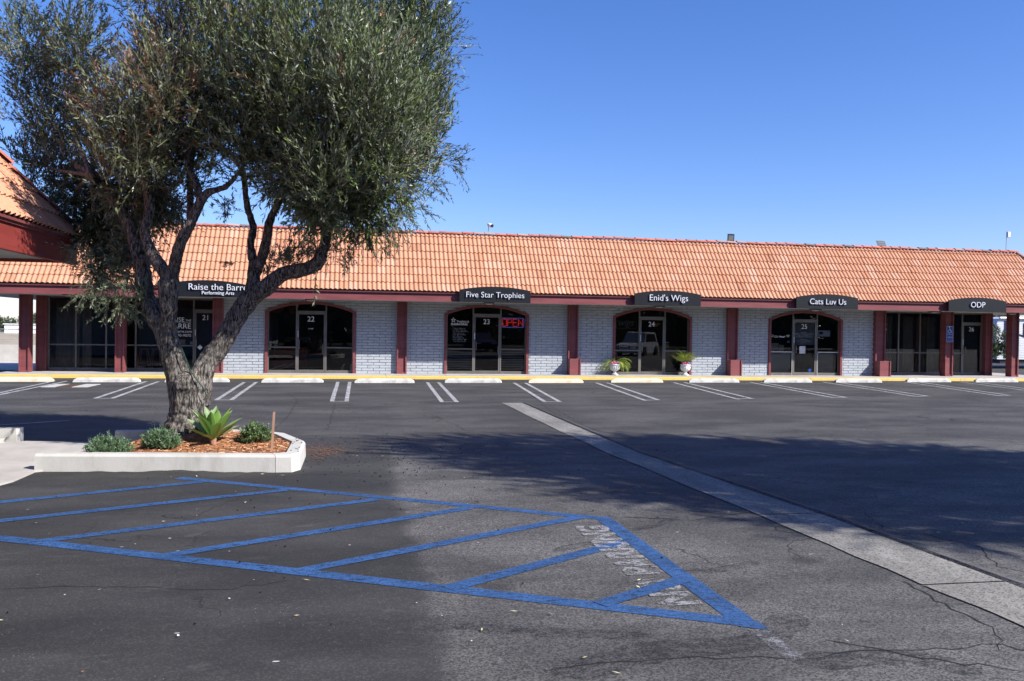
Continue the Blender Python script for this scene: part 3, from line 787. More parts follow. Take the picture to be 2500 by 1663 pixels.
for x, y in ((5.2, D+2.2), (10.2, D+1.9), (11.6, D+2.6), (9.9, D+4.5)):
    m = MB(); m.box(x-.55, x+.55, y-.15, y+.15, SOF-.0, SOF+.03); P('ceiling_light', m, 'tube_light')
def curtain(x0, x1, z0, z1, y, seed):
    r = random.Random(seed); n = int((x1-x0)/.025); m = MB(); m.smooth = True
    top = [(x0+(x1-x0)*i/n, y+.035*math.sin(i*.9+r.random()*.5)+.012*math.sin(i*2.3)) for i in range(n+1)]
    pull_ = r.uniform(-.05, .05)
    vs = [(x, yy, z0) for x, yy in top]+[(x+pull_, yy, z1) for x, yy in top]
    m.add(vs, [(i, i+1, n+2+i, n+1+i) for i in range(n)]); return m
for k, (a, b) in enumerate(((20.3, 20.9), (21.0, 21.25), (21.75, 22.2), (22.3, 23.05), (23.0, 23.15), (23.6, 24.0))):
    curtain(a, b, .16, 2.45, YE+.42, k).build('curtain', 'curtain', fronts[26])
for k, (a, b) in enumerate(((-10.05, -9.3), (-9.2, -8.9))):
    curtain(a, b, .16, 2.5, YE+.5, 20+k).build('curtain', 'curtain', fronts[21])
def blinds(num, x0, x1, z0, z1, n, mat='blind', tilt=.02):
    m = MB()
    for i in range(n):
        z = z0+(z1-z0)*(i+.5)/n
        m.add([(x0, D+.20, z-tilt), (x1, D+.20, z-tilt), (x1, D+.235, z+tilt), (x0, D+.235, z+tilt)], [(0, 1, 2, 3)])
    m.build('window_blind', mat, fronts[num])
A23, A25 = ARCH[1], ARCH[3]
blinds(23, A23[0]+.12, A23[0]+.98, .24, .92, 8, tilt=.022); blinds(23, A23[1]-.95, A23[1]-.14, .24, .92, 8, tilt=.022)
blinds(25, A25[1]-.93, A25[1]-.22, .23, .95, 10, tilt=.034)
MB().box(A25[0]+.1, A25[0]+.98, YG+.015, YG+.022, .34, .962).build('window_film', 'film', fronts[25])
blinds(25, A25[0]+.12, A25[0]+.96, .2, .34, 3, tilt=.03)
m = MB(); zt = 1.25
m.add([(A25[0]+1.12, YG+.004, zt+.03), (A25[0]+1.4, YG+.004, zt), (A25[0]+1.92, YG+.004, zt+.02), (A25[0]+1.92, YG+.004, 2.115), (A25[0]+1.12, YG+.004, 2.115)], [(0, 1, 2, 3, 4)])
m.build('door_film', 'film', fronts[25])
m = MB(); m.box(A25[0]+1.32, A25[0]+1.56, YG-.016, YG-.012, .94, 1.22); m.build('door_notice', 'paper', fronts[25])
for b_ in ((A25[0]+.99, A25[0]+1.006, D+.05, D+.053, .1, .97), (A25[0]+.085, A25[0]+.99, D+.048, D+.054, .985, 1.012), (A25[0]+2.05, A25[0]+2.066, D+.05, D+.053, .1, .97), (A25[0]+2.06, A25[1]-.1, D+.048, D+.054, .985, 1.012)):
    MB().box(*b_).build('bright_trim', 'bare_alu', fronts[25])
yL = YG-.012
yE = YE+.088; xe = Xat(466, yE)
decal(fronts[21], [('RAISE', xe-.22, 1.815, yE, dict(width=.50, align='RIGHT')), ('THE', xe, 1.825, yE, dict(width=.18, align='RIGHT')), ('BARRE', xe, 1.58, yE, dict(width=.72, align='RIGHT')),
                   ('raisethebarre.com', xe+.03, 1.44, yE, dict(width=.95, align='RIGHT')), ('340-9070', xe, 1.30, yE, dict(width=.5, align='RIGHT'))])
m = MB(); m.box(xe-.72, xe, yE-.002, yE, 1.79, 1.798); m.build('rule_line', 'white_vinyl', fronts[21])
bx = A23[0]
m = MB()
pts = []
for k in range(10):
    q = math.pi/2+k*math.pi/5; rr = .10 if k % 2 == 0 else .042; pts.append((bx+.32+rr*math.cos(q), 2.005+rr*math.sin(q)))
inn = [(bx+.32+(x-bx-.32)*.55, 2.005+(z-2.005)*.55) for x, z in pts]
for i in range(10):
    j = (i+1) % 10; m.add([(pts[i][0], yL, pts[i][1]), (pts[j][0], yL, pts[j][1]), (inn[j][0], yL, inn[j][1]), (inn[i][0], yL, inn[i][1])], [(0, 1, 2, 3)])
m.build('star_emblem', 'white_vinyl', fronts[23])
its = [('Trophies &', bx+.66, 1.93, yL, dict(width=.44, bold=.01)), ('ENGRAVING', bx+.53, 1.83, yL, dict(width=.58, bold=.02))]
for k, t in enumerate(('Corporate Awards', 'Gift/Hand Engraving', 'Cast Bronze Memorials', 'Color Sublimation', 'Color Name Badges', 'Sports Awards', 'Rotary Engraving', 'Laser Engraved Logos')):
    its.append(('\u2022 '+t, bx+.26, 1.70-k*.055, yL, dict(size=.058, align='LEFT', bold=-.004)))
its.append(('Acrylic  Metal  Wood  Glass', bx+.55, 1.25, yL, dict(width=.44)))
decal(fronts[23], its[:2]); decal(fronts[23], its[2:], 'list_vinyl')
bx = A25[0]
decal(fronts[25], [('Cat Hotel', bx+.52, 1.52, yL, dict(width=.42, shear=.35, bold=.008)), ('\u2661', bx+.21, 1.53, yL, dict(size=.14)), ('\u2661', bx+.86, 1.53, yL, dict(size=.14))] if False else
      [('Cat Hotel', bx+.51, 1.54, yL, dict(width=.44, shear=.4, bold=.006))])
def heart(m, cx, cz, s):
    P_ = []
    for i in range(24):
        t = 2*math.pi*i/24; P_.append((cx+s*16*math.sin(t)**3/17, cz+s*(13*math.cos(t)-5*math.cos(2*t)-2*math.cos(3*t)-math.cos(4*t))/17))
    Q = [(cx+(x-cx)*.72, cz+(z-cz)*.72) for x, z in P_]
    for i in range(24):
        j = (i+1) % 24; m.add([(P_[i][0], yL, P_[i][1]), (Q[i][0], yL, Q[i][1]), (Q[j][0], yL, Q[j][1]), (P_[j][0], yL, P_[j][1])], [(0, 1, 2, 3)])
m = MB(); heart(m, bx+.19, 1.60, .06); heart(m, bx+.84, 1.60, .06); m.build('heart_emblem', 'white_vinyl', fronts[25])
cx = bx+1.48
decal(fronts[25], [(t, cx, z, YG-.012, dict(size=.062, bold=-.002)) for t, z in (('HOURS', 1.72), ('MONDAY THROUGH FRIDAY', 1.665), ('8:00am TO 5:00pm', 1.61), ('CLOSED FOR LUNCH 12-1', 1.555), ('SATURDAY', 1.45), ('8:00am TO 12 NOON', 1.395), ('582-1732', 1.33))])
m = MB(); m.smooth = False
pts = [(cx+.28+.06*math.cos(2*math.pi*i/20), .30+.065*math.sin(2*math.pi*i/20)) for i in range(20)]; m.prism(pts, YG-.016, YG-.012); m.build('alarm_sticker', 'sign_blue', fronts[25])
def card(num, x0, x1, z0, z1, mat, name='window_notice'):
    MB().box(x0, x1, YG+.02, YG+.026, z0, z1).build(name, mat, fronts[num])
card(25, bx+.10, bx+.48, 1.02, 1.33, 'notice_tan'); card(25, bx+.50, bx+.70, 1.02, 1.26, 'notice_tan'); card(25, bx+.83, bx+.93, 1.34, 1.42, 'paper')
card(25, bx+2.1, bx+2.6, 1.6, 1.83, 'paper', 'wall_poster'); card(25, bx+2.15, bx+2.3, 1.68, 1.78, 'red_cloth', 'poster_picture')
bx = ARCH[2][0]
card(24, bx+.30, bx+.62, 1.03, 1.24, 'paper'); 
MB().box(bx+.315, bx+.605, YG+.014, YG+.019, 1.045, 1.225).build('window_notice', 'black_metal', fronts[24]); MB().box(bx+.33, bx+.59, YG+.008, YG+.0135, 1.05, 1.10).build('window_notice', 'red_cloth', fronts[24])
decal(fronts[24], [('Come In WE\u2019RE', bx+.46, 1.135, yL, dict(width=.22))])
card(24, bx+.72, bx+.93, 1.03, 1.17, 'notice_tan'); card(24, bx+.79, bx+.88, 1.20, 1.32, 'red_cloth'); card(24, bx+2.07, bx+2.2, 1.28, 1.32, 'paper'); card(24, bx+2.07, bx+2.2, 1.12, 1.24, 'orange_paper')
MB().add([(bx+1.55, YG+.03, 1.88), (bx+1.6, YG+.03, 2.0), (bx+1.88, YG+.03, 2.005), (bx+1.70, YG+.03, 1.87)], [(0, 3, 2, 1)]).build('paper_pennant', 'orange_paper', fronts[24])
bx = ARCH[0][0]
decal(fronts[22], [('CLOSED', bx+1.51, 1.62, yL, dict(width=.17))]); card(22, bx+1.42, bx+1.6, 1.6, 1.68, 'black_metal')
MB().box(-5.16+.02, -5.0, YG-.016, YG-.012, .9, 1.0) if False else None
sx = Xat(488, YE+.085); yE = YE+.082
m = MB(); m.add([(sx-.09, yE, .94), (sx, yE, .85), (sx+.09, yE, .94), (sx, yE, 1.03)], [(0, 1, 2, 3)]); m.build('door_sticker', 'white_vinyl', fronts[21])
YG = YE+.10; sx = Xat(468, YG); card(21, sx-.06, sx+.06, 1.04, 1.13, 'paper'); card(21, sx-.55, sx-.22, 1.03, 1.2, 'notice_tan'); YG = YG0

# =================================================================== THINGS ON AND IN THE SHOPS
def shop_sign(xc, lines, label):
    hw = 1.21; y = 28.93-.19
    t = empty('shop_sign', (xc, 28.9, 2.6), label, 'sign', 'arched black shop signs along the eave')
    pts = [(xc-hw, 2.60), (xc+hw, 2.60)]
    zs, za = 3.01, 3.135; rise = za-zs; Rr = (hw*hw+rise*rise)/(2*rise); zc = za-Rr
    for i in range(25):
        x = xc+hw-2*hw*i/24; pts.append((x, zc+math.sqrt(Rr*Rr-(x-xc)**2)))
    m = MB(); m.prism(pts, y, y+.06); m.build('panel', 'charcoal', t)
    m = MB(); m.box(xc-.8, xc-.74, y+.06, 28.93, 2.68, 2.8); m.box(xc+.74, xc+.8, y+.06, 28.93, 2.68, 2.8); m.build('bracket', 'black_metal', t)
    for (body, dx, z, w, bold) in lines:
        m = MB(); text(m, body, xc+dx, z, y-.02, width=w, depth=.03, bold=bold); m.build('lettering', 'letter', t)
shop_sign(-4.66, [('Raise the Barre', .33, 2.825, 1.78, -.008), ('Performing Arts', .33, 2.685, .98, .004)], 'black arched sign reading Raise the Barre Performing Arts over unit 21')
shop_sign(4.59, [('Five Star Trophies', .0, 2.765, 1.97, -.008)], 'black arched sign reading Five Star Trophies over door 23')
shop_sign(10.69, [("Enid's Wigs", .02, 2.775, 1.40, -.008)], "black arched sign reading Enid's Wigs over door 24")
shop_sign(16.74, [('Cats Luv Us', .0, 2.765, 1.42, -.008)], 'black arched sign reading Cats Luv Us over door 25')
shop_sign(22.85, [('ODP', -.02, 2.765, .60, -.008)], 'black arched sign reading ODP over unit 26')
# neon OPEN sign in window 23
ox0, ox1, oz0, oz1 = A23[0]+2.05, A23[0]+2.88, 1.78, 2.11
ne = empty('neon_sign', ((ox0+ox1)/2, D+.2, oz0), 'red and blue neon OPEN sign hanging in the right window beside door 23', 'neon sign')
m = MB(); yy = D+.19
def rrect(x0, x1, z0, z1, r):
    P_ = []
    for (cx_, cz_, a0) in ((x1-r, z1-r, 0), (x0+r, z1-r, 90), (x0+r, z0+r, 180), (x1-r, z0+r, 270)):
        for k in range(5): q = math.radians(a0+90*k/4); P_.append((cx_+r*math.cos(q), yy, cz_+r*math.sin(q)))
    return P_+[P_[0]]
m.tube(rrect(ox0, ox1, oz0, oz1, .05), .012, 6); m.build('border_tube', 'neon_blue', ne)
m = MB(); w = .15; z0, z1 = oz0+.04, oz1-.035
xs_ = [ox0+.045+k*.195 for k in range(4)]
x = xs_[0]; m.tube(rrect(x, x+w, z0, z1, .055), .0048, 6)
x = xs_[1]; m.tube([(x, yy, z0), (x, yy, z1), (x+w-.03, yy, z1), (x+w, yy, z1-.04), (x+w, yy, z1-.09), (x+w-.03, yy, (z0+z1)/2), (x, yy, (z0+z1)/2)], .0048, 6)
x = xs_[2]; m.tube([(x+w, yy, z1), (x, yy, z1), (x, yy, (z0+z1)/2)], .0048, 6); m.tube([(x+w*.85, yy, (z0+z1)/2), (x, yy, (z0+z1)/2)], .0048, 6); m.tube([(x, yy, (z0+z1)/2), (x, yy, z0), (x+w, yy, z0)], .0048, 6)
x = xs_[3]; m.tube([(x, yy, z0), (x, yy, z1), (x+w*.55, yy, (z0+z1)/2), (x+w, yy, z0), (x+w, yy, z1)], .0048, 6)
m.build('letter_tube', 'neon_red', ne)
m = MB(); m.box(ox0-.005, ox1+.005, D+.215, D+.225, oz0-.005, oz1+.005); m.build('backing', 'black_metal', ne)
w0 = ARCH[2][0]
nw = empty('neon_sign', (w0+.57, D+.2, 1.8), 'unlit script wigs neon sign in the left window beside door 24', 'neon sign')
m = MB(); P_ = rrect(w0+.18, w0+.96, 1.80, 2.07, .03); m.tube(P_, .006, 6); m.build('border_tube', 'neon_off', nw)
m = MB(); text(m, 'wigs', w0+.57, 1.90, D+.19, width=.58, shear=.35, depth=.012, bold=-.008); m.build('letter_tube', 'neon_off', nw)
# accessible parking sign on the post
hc = empty('parking_sign', (22.8, D-.15, 1.45), 'blue accessible parking sign with white wheelchair symbol on a maroon post', 'sign')
sy = D-.15
sx0, sx1, sz0, sz1 = Xat(2309, sy), Xat(2325.5, sy), float(onY(2317, 835.5, sy)[2]), float(onY(2317, 796.5, sy)[2])
fx = lambda x: sx0+(x-22.04)/.31*(sx1-sx0)
fz = lambda z: sz0+(z-1.43)/.64*(sz1-sz0)
m = MB(); m.bevbox(sx0, sx1, sy-.008, sy+.018, sz0, sz1, .004); m.build('plate', 'sign_blue', hc)
m = MB()
def frame_line(m, x0, x1, z0, z1, t, y):
    m.box(x0, x1, y, y+.001, z0, z0+t); m.box(x0, x1, y, y+.001, z1-t, z1); m.box(x0, x0+t, y, y+.001, z0+t, z1-t); m.box(x1-t, x1, y, y+.001, z0+t, z1-t)
yq = sy-.0105
frame_line(m, sx0+.008, sx1-.008, sz0+.008, sz1-.008, .009, yq); m.box(sx0+.01, sx1-.01, yq, yq+.001, fz(1.615), fz(1.624))
m.build('border', 'white_vinyl', hc)
m = MB(); cxs = fx(22.19); dz = fz(1.905)-1.905
m.prism([(cxs-.012+.022*math.cos(2*math.pi*i/12), dz+2.02+.022*math.sin(2*math.pi*i/12)) for i in range(12)], yq, yq+.001)
m.tube([(cxs-.012, yq, dz+1.99), (cxs-.006, yq, dz+1.90), (cxs+.05, yq, dz+1.895), (cxs+.075, yq, dz+1.83), (cxs+.10, yq, dz+1.835)], .010, 6); m.tube([(cxs-.008, yq, dz+1.945), (cxs+.045, yq, dz+1.945)], .008, 6)
m.tube([(cxs-.01+.065*math.cos(math.radians(a)), yq, dz+1.865+.065*math.sin(math.radians(a))) for a in range(125, 345, 12)], .009, 6)
m.build('wheelchair_symbol', 'white_vinyl', hc)
m = MB()
for t, z, w in (('PARKING', 1.725, .24), ('ONLY', 1.64, .15), ('MINIMUM', 1.56, .15), ('FINE $250', 1.485, .2)): text(m, t, fx(22.195), fz(z), yq, width=w, bold=.01 if z > 1.6 else -.004, size=None)
m.build('lettering', 'list_vinyl', hc)
# roof-top fittings
cm = empty('security_camera', (4.66, 30.75, 5.0), 'small white bullet security camera on a thin pole above the ridge', 'camera')
p = (4.63, 30.75); m = MB(); m.tube([(p[0], p[1], 4.95), (p[0], p[1], 5.36)], .012, 8); m.build('pole', 'grey_metal', cm)
m = MB(); m.smooth = True; m.tube([(p[0]-.02, p[1]+.03, 5.46), (p[0]+.0, p[1], 5.455), (p[0]+.10, p[1]-.15, 5.40)], [.035, .062, .066], 14); m.tube([(p[0], p[1], 5.35), (p[0]+.02, p[1], 5.43)], .02, 8); m.build('housing', 'white_plastic', cm)
m = MB(); m.tube([(p[0]+.096, p[1]-.144, 5.402), (p[0]+.115, p[1]-.172, 5.392)], [.062, .06], 14); m.build('camera_lens', 'black_metal', cm)
def flood(x, z, w, h, tilt, label, bars):
    t = empty('floodlight', (x, 30.8, 5.0), label, 'floodlight', 'floodlights on the roof ridge')
    y = 30.75; dy = math.sin(tilt)*h; dz = math.cos(tilt)*h
    m = MB(); d = .10
    a = [(x-w/2, y, z), (x+w/2, y, z), (x+w/2, y-dy*-1, z+dz), (x-w/2, y+dy, z+dz)]
    b = [(q[0]*1+(x-q[0])*.25, q[1]+d, q[2]+.02) for q in a]
    m.add(a+b, [(0, 1, 2, 3), (7, 6, 5, 4), (0, 4, 5, 1), (1, 5, 6, 2), (2, 6, 7, 3), (3, 7, 4, 0)]); m.build('housing', 'black_metal', t)
    m = MB(); n = bars
    for i in range(n):
        f0_, f1_ = (i+.12)/n, (i+.88)/n
        def q(u, f): return (x-w/2*u*.86, y+dy*f-.006, z+dz*f)
        m.add([q(.86, .06+.88*f0_), q(-.86, .06+.88*f0_), q(-.86, .06+.88*f1_), q(.86, .06+.88*f1_)], [(0, 1, 2, 3)])
    m.build('lamp_lens', 'lens', t)
    m = MB(); m.box(x-.03, x+.03, y+.02, y+.07, 4.95, z+.05); m.build('bracket', 'black_metal', t)
flood(13.89, 5.12, .27, .30, -.08, 'black square floodlight with gridded lens on the ridge above the Enid sign side', 1)
flood(20.2, 5.16, .36, .25, .55, 'tilted black floodlight with two pale lens bars on the ridge', 2)
an = empty('antenna', (25.55, 30.8, 5.0), 'thin antenna mast with a white box near the right roof end', 'antenna')
m = MB(); m.tube([(25.66, 30.75, 4.9), (25.69, 30.75, 5.92)], .011, 8); m.build('mast', 'grey_metal', an)
m = MB(); m.bevbox(25.71, 25.83, 30.70, 30.77, 5.68, 5.9, .01); m.build('radio_box', 'white_plastic', an)

# wheel stops
stops = [(0, 130, 932, 'stop_tan', 'tan weathered wheel stop at the far left end of the row'), (181, 340, 933, 'stop_white', 'grey white wheel stop behind the storm drain'),
         (405, 557, 933, 'stop_white', 'white wheel stop partly hidden behind the olive trunk'), (642, 786, 934, 'stop_white', 'white wheel stop in front of door 22'),
         (869, 1008, 935, 'stop_white', 'white wheel stop in front of the pilaster between doors 22 and 23'), (1088, 1222, 934.5, 'stop_white', 'white wheel stop in front of door 23'),
         (1292, 1422, 935, 'stop_tan', 'cream wheel stop in front of the pilaster between doors 23 and 24'), (1492, 1617, 934, 'stop_tan', 'cream wheel stop with a rust stain in front of door 24'),
         (1685, 1801, 934, 'stop_white', 'white wheel stop in front of the pilaster between doors 24 and 25'), (1866, 1980, 934, 'stop_white', 'white wheel stop in front of door 25'),
         (2040, 2152, 934, 'stop_white', 'white wheel stop in front of the brick right of door 25'), (2212, 2322, 933, 'stop_white', 'white wheel stop in front of the blue parking sign'),
         (2379, 2486, 933, 'stop_white', 'white wheel stop at the far right end in front of door 26')]
def stop_mesh(seed):
    r = random.Random(seed); L = 1.83; m = MB(); m.smooth = False; secs = []
    for x in (-L/2, -L/2+.02, -L/2+.10, -L/2+.16, 0, L/2-.16, L/2-.10, L/2-.02, L/2):
        e = min(1, (L/2-abs(x))/.15); h = .135*(.45+.55*math.sin(e*math.pi/2)) if abs(x) < L/2-.001 else .05
        j = lambda: r.uniform(-.003, .003)
        secs.append([(x, -.08+j(), 0.), (x, -.07+j(), h*.55), (x, -.045+j(), h*.95), (x, -.02, h+j()), (x, .03, h+j()), (x, .055, h*.92), (x, .08, 0.)])
    vs = [p for s_ in secs for p in s_]; k = 7; fs = []
    for i in range(len(secs)-1):
        for q in range(k-1): fs.append((i*k+q, (i+1)*k+q, (i+1)*k+q+1, i*k+q+1))
    fs.append(tuple(range(k-1, -1, -1))); fs.append(tuple((len(secs)-1)*k+q for q in range(k)))
    m.add(vs, fs); return m.mesh('wheel_stop')
for i, (l, r, y, mt, lab) in enumerate(stops):
    a = onZ(l, y); b = onZ(r, y); c = b if l == 0 else (a+b)/2
    o = link('wheel_stop', stop_mesh(i), mt, None, (float(c[0]-(.915 if l == 0 else 0)), float(a[1])+.08, 0)); o.rotation_euler = (0, 0, math.atan2(b[1]-a[1], b[0]-a[0]))
    tag(o, lab, 'wheel stop', 'concrete wheel stops along the shop kerb')

# =================================================================== PLANTS
def unit(a): return a/np.maximum(np.linalg.norm(a, axis=-1, keepdims=True), 1e-9)
def shoots(base, dirs, length, nl, leaf, width, rng, col, spread=.55, droop=0., stem=True, colvar=.18, stemcol=(.11, .105, .06), stemw=.004):
    """leafy shoots: base (S,3), dirs (S,3), length (S,), col (S,3) -> quads and tints"""
    S = len(base); t = np.linspace(.12, 1, nl)[None, :, None]
    dr = np.zeros((S, 1, 3)); dr[..., 2] = -1
    pos = base[:, None]+dirs[:, None]*length[:, None, None]*t+dr*droop*(length[:, None, None]*t)**2
    tang = unit(dirs[:, None]+dr*2*droop*length[:, None, None]*t)
    rv_ = rng.normal(size=(S, 1, 3)); p1 = unit(np.cross(tang, rv_+0*tang)); p2 = np.cross(tang, p1)
    V = []; T = []
    for side in (1, -1):
        alt = (np.arange(nl) % 2)[None, :, None]
        az = np.where(alt == 0, p1, p2)*side
        az = unit(az+rng.normal(0, .35, (S, nl, 3)))
        sp = spread+rng.normal(0, .22, (S, nl, 1))
        ld = unit(tang*np.cos(sp)+az*np.sin(sp))
        wv = unit(np.cross(ld, rng.normal(size=(S, nl, 3))*.6+np.cross(ld, az)*0+np.array([0, 0, 1.])))
        L = leaf*rng.uniform(.6, 1.15, (S, nl, 1)); w = width*rng.uniform(.7, 1.15, (S, nl, 1))
        b = pos; tip = b+ld*L; mid = b+ld*L*.5
        q = np.stack([b, mid+wv*w/2, tip, mid-wv*w/2], 2).reshape(-1, 4, 3); V.append(q)
        c = np.repeat(col[:, None], nl, 1)*(1+rng.normal(0, colvar, (S, nl, 1))); T.append(np.clip(c, .01, .9).reshape(-1, 3))
    if stem:
        e = pos[:, -1]; b = base; m_ = pos[:, nl//2]
        w = unit(np.cross(e-b, rng.normal(size=(S, 3))))*stemw
        V.append(np.stack([b-w, b+w, m_+w*.7, m_-w*.7], 1)); T.append(np.tile(np.array(stemcol), (S, 1)))
        V.append(np.stack([m_-w*.7, m_+w*.7, e+w*.3, e-w*.3], 1)); T.append(np.tile(np.array(stemcol), (S, 1)))
    return np.concatenate(V), np.concatenate(T)
# ---- the planted island
isl = [(-3.60, 10.66), (-.90, 10.34), (-.72, 10.34), (-.63, 10.52), (-.63, 11.62), (-.95, 12.50), (-1.35, 12.90), (-2.0, 13.05), (-3.32, 13.02)]
inn = [(-3.56, 10.83), (-.96, 10.51), (-.90, 10.52), (-.80, 10.58), (-.80, 11.56), (-1.08, 12.38), (-1.42, 12.74), (-2.0, 12.88), (-3.30, 12.85)]
kc = MB(); KH = .205
for i in range(len(isl)-1):
    if i == 1: pass
    a, b, c, d = isl[i], isl[i+1], inn[i+1], inn[i]
    g = .006 if i in (0, 4) else 0.
    def mv(p, q, k):
        L = math.dist(p, q); return (p[0]+(q[0]-p[0])*k/L, p[1]+(q[1]-p[1])*k/L)
    b2, c2_ = (mv(b, a, g), mv(c, d, g)) if g else (b, c)
    # rounded top edge on the street side
    def inset(p, q, k): return (p[0]+(q[0]-p[0])*k, p[1]+(q[1]-p[1])*k)
    A0, A1, A2 = a, inset(a, d, .05), inset(a, d, .2); B0, B1, B2 = b2, inset(b2, c2_, .05), inset(b2, c2_, .2)
    kc.add([(*A0, -.03), (*B0, -.03), (*B1, KH-.03), (*A1, KH-.03), (*B2, KH), (*A2, KH), (*c2_, KH), (*d, KH), (*c2_, -.03), (*d, -.03)],
           [(0, 1, 2, 3), (3, 2, 4, 5), (5, 4, 6, 7), (7, 6, 8, 9), (0, 3, 5, 7, 9), (1, 8, 6, 4, 2)])
tag(kc.build('planter_kerb', 'kerb_concrete'), 'raised pale concrete kerb round the planted island of the olive tree', 'kerb')
# asphalt feathered up against the kerb
fe = MB()
for i in range(4):
    a, b = isl[i], isl[i+1]; n = max(2, int(math.dist(a, b)/.08)); nx, ny = (b[1]-a[1])/math.dist(a, b), -(b[0]-a[0])/math.dist(a, b)
    ph_ = [R.uniform(0, 6) for _ in range(4)]; hh = [max(.003, .010+.012*math.sin(q*.21+ph_[0])+.006*math.sin(q*.53+ph_[1])+.003*math.sin(q*1.7+ph_[2])+R.uniform(-.003, .003)) for q in range(n+1)]
    for q in range(n):
        p0 = (a[0]+(b[0]-a[0])*q/n, a[1]+(b[1]-a[1])*q/n); p1 = (a[0]+(b[0]-a[0])*(q+1)/n, a[1]+(b[1]-a[1])*(q+1)/n)
        fe.add([(p0[0]+nx*.07, p0[1]+ny*.07, .001), (p1[0]+nx*.07, p1[1]+ny*.07, .001), (p1[0]+nx*.004, p1[1]+ny*.004, hh[q+1]), (p0[0]+nx*.004, p0[1]+ny*.004, hh[q])], [(0, 1, 2, 3)])
fe.build('asphalt_edge', 'asphalt', lot)
# mulch bed
from functools import lru_cache
def inside(p, poly):
    x, y = p; r = False
    for (x0, y0), (x1, y1) in zip(poly, poly[1:]+poly[:1]):
        if (y0 > y) != (y1 > y) and x < (x1-x0)*(y-y0)/(y1-y0)+x0: r = not r
    return r
bed = [(-3.0, 10.72), (-.96, 10.47), (-.86, 10.5), (-.77, 10.58), (-.77, 11.56), (-1.05, 12.40), (-1.42, 12.78), (-2.0, 12.92), (-2.9, 12.9), (-3.2, 12.4), (-3.15, 11.7), (-3.1, 11.1)]
TX, TY = -2.17, 12.12
def bed_h(x, y):
    d = math.hypot(x-TX, y-TY); e = max(0, min(1, (x+3.2)/.7))
    return .045+.125*e*e*(3-2*e)+.14*math.exp(-(d/.55)**2)+.018*math.sin(x*5.1+y*3.3)*math.sin(y*6.2)
mm = MB(); mm.smooth = True; st = .06; idx = {}
gx = np.arange(-3.3, -.7, st); gy = np.arange(10.4, 13.0, st)
for i, x in enumerate(gx):
    for j, y in enumerate(gy): idx[i, j] = len(mm.v); mm.v.append((x, y, bed_h(x, y)+R.uniform(-.006, .006)))
for i in range(len(gx)-1):
    for j in range(len(gy)-1):
        if inside((gx[i]+st/2, gy[j]+st/2), bed): mm.f.append([idx[i, j], idx[i+1, j], idx[i+1, j+1], idx[i, j+1]]); mm.mi.append(0); mm.sm.append(True)
mulch = tag(mm.build('mulch', 'mulch'), 'orange brown bark mulch filling the planted island', 'mulch', kind='stuff')
cv, ct_ = [], []
for k in range(5200):
    x, y = R.uniform(-3.25, -.78), R.uniform(10.45, 12.9)
    if not inside((x, y), bed): continue
    a = R.gauss(0, .9); L = R.uniform(.02, .075); w = R.uniform(.005, .012); z = bed_h(x, y)+R.uniform(.003, .014); tl = R.uniform(-.25, .25)
    d = np.array([math.cos(a), math.sin(a), tl])*L/2; s_ = np.array([-math.sin(a), math.cos(a), R.uniform(-.6, .6)])*w/2; p = np.array([x, y, z])
    cv.append([p-d-s_, p+d-s_, p+d+s_, p-d+s_]); b = R.choice(((.64, .31, .15), (.55, .24, .11), (.75, .47, .27), (.34, .13, .06), (.14, .055, .03))); ct_.append(np.array(b)*R.uniform(.8, 1.15))
for k in range(420):                        # chips spilled on the pavement by the island
    x, y = R.gauss(-.45, .22), R.gauss(12.1, .35)
    a = R.uniform(0, 6); L = R.uniform(.01, .03); d = np.array([math.cos(a), math.sin(a), 0])*L; s_ = np.array([-math.sin(a), math.cos(a), 0])*.006; p = np.array([x, y, .008])
    if inside((x, y), isl): continue
    cv.append([p-d-s_, p+d-s_, p+d+s_, p-d+s_]); ct_.append(np.array((.22, .11, .06))*R.uniform(.6, 1.2))
quads('mulch_chips', cv, ct_, 'chips', mulch)
# concrete walk left of the island, and the next kerb
pw = MB(); pth = [XY(-90*DS, 1150*DS), XY(0, 1118*DS), XY(30*DS, 1110*DS), XY(80*DS, 1088*DS), (-3.40, 10.72), (-2.85, 10.8), (-2.9, 12.2), (-3.15, 12.98), (-4.6, 13.30), (-4.9, 13.0), (-5.6, 12.6), (-6.2, 9.0)]
pw.slab(pth, -.03, .022); tag(pw.build('path', 'sidewalk'), 'pale concrete walk beside the planted island', 'path', kind='structure')
k2 = MB(); k2.slab([(-7.5, 13.25), (-4.72, 13.28), (-4.69, 13.32), (-4.69, 13.46), (-4.72, 13.48), (-7.5, 13.45)], -.02, .2); k2.slab([(-7.5, 12.3), (-4.95, 13.1), (-4.85, 13.25), (-7.5, 13.25)], -.02, .07)
tag(k2.build('planter_kerb', ['concrete']), 'short concrete kerb at the left edge beyond the walk', 'kerb')
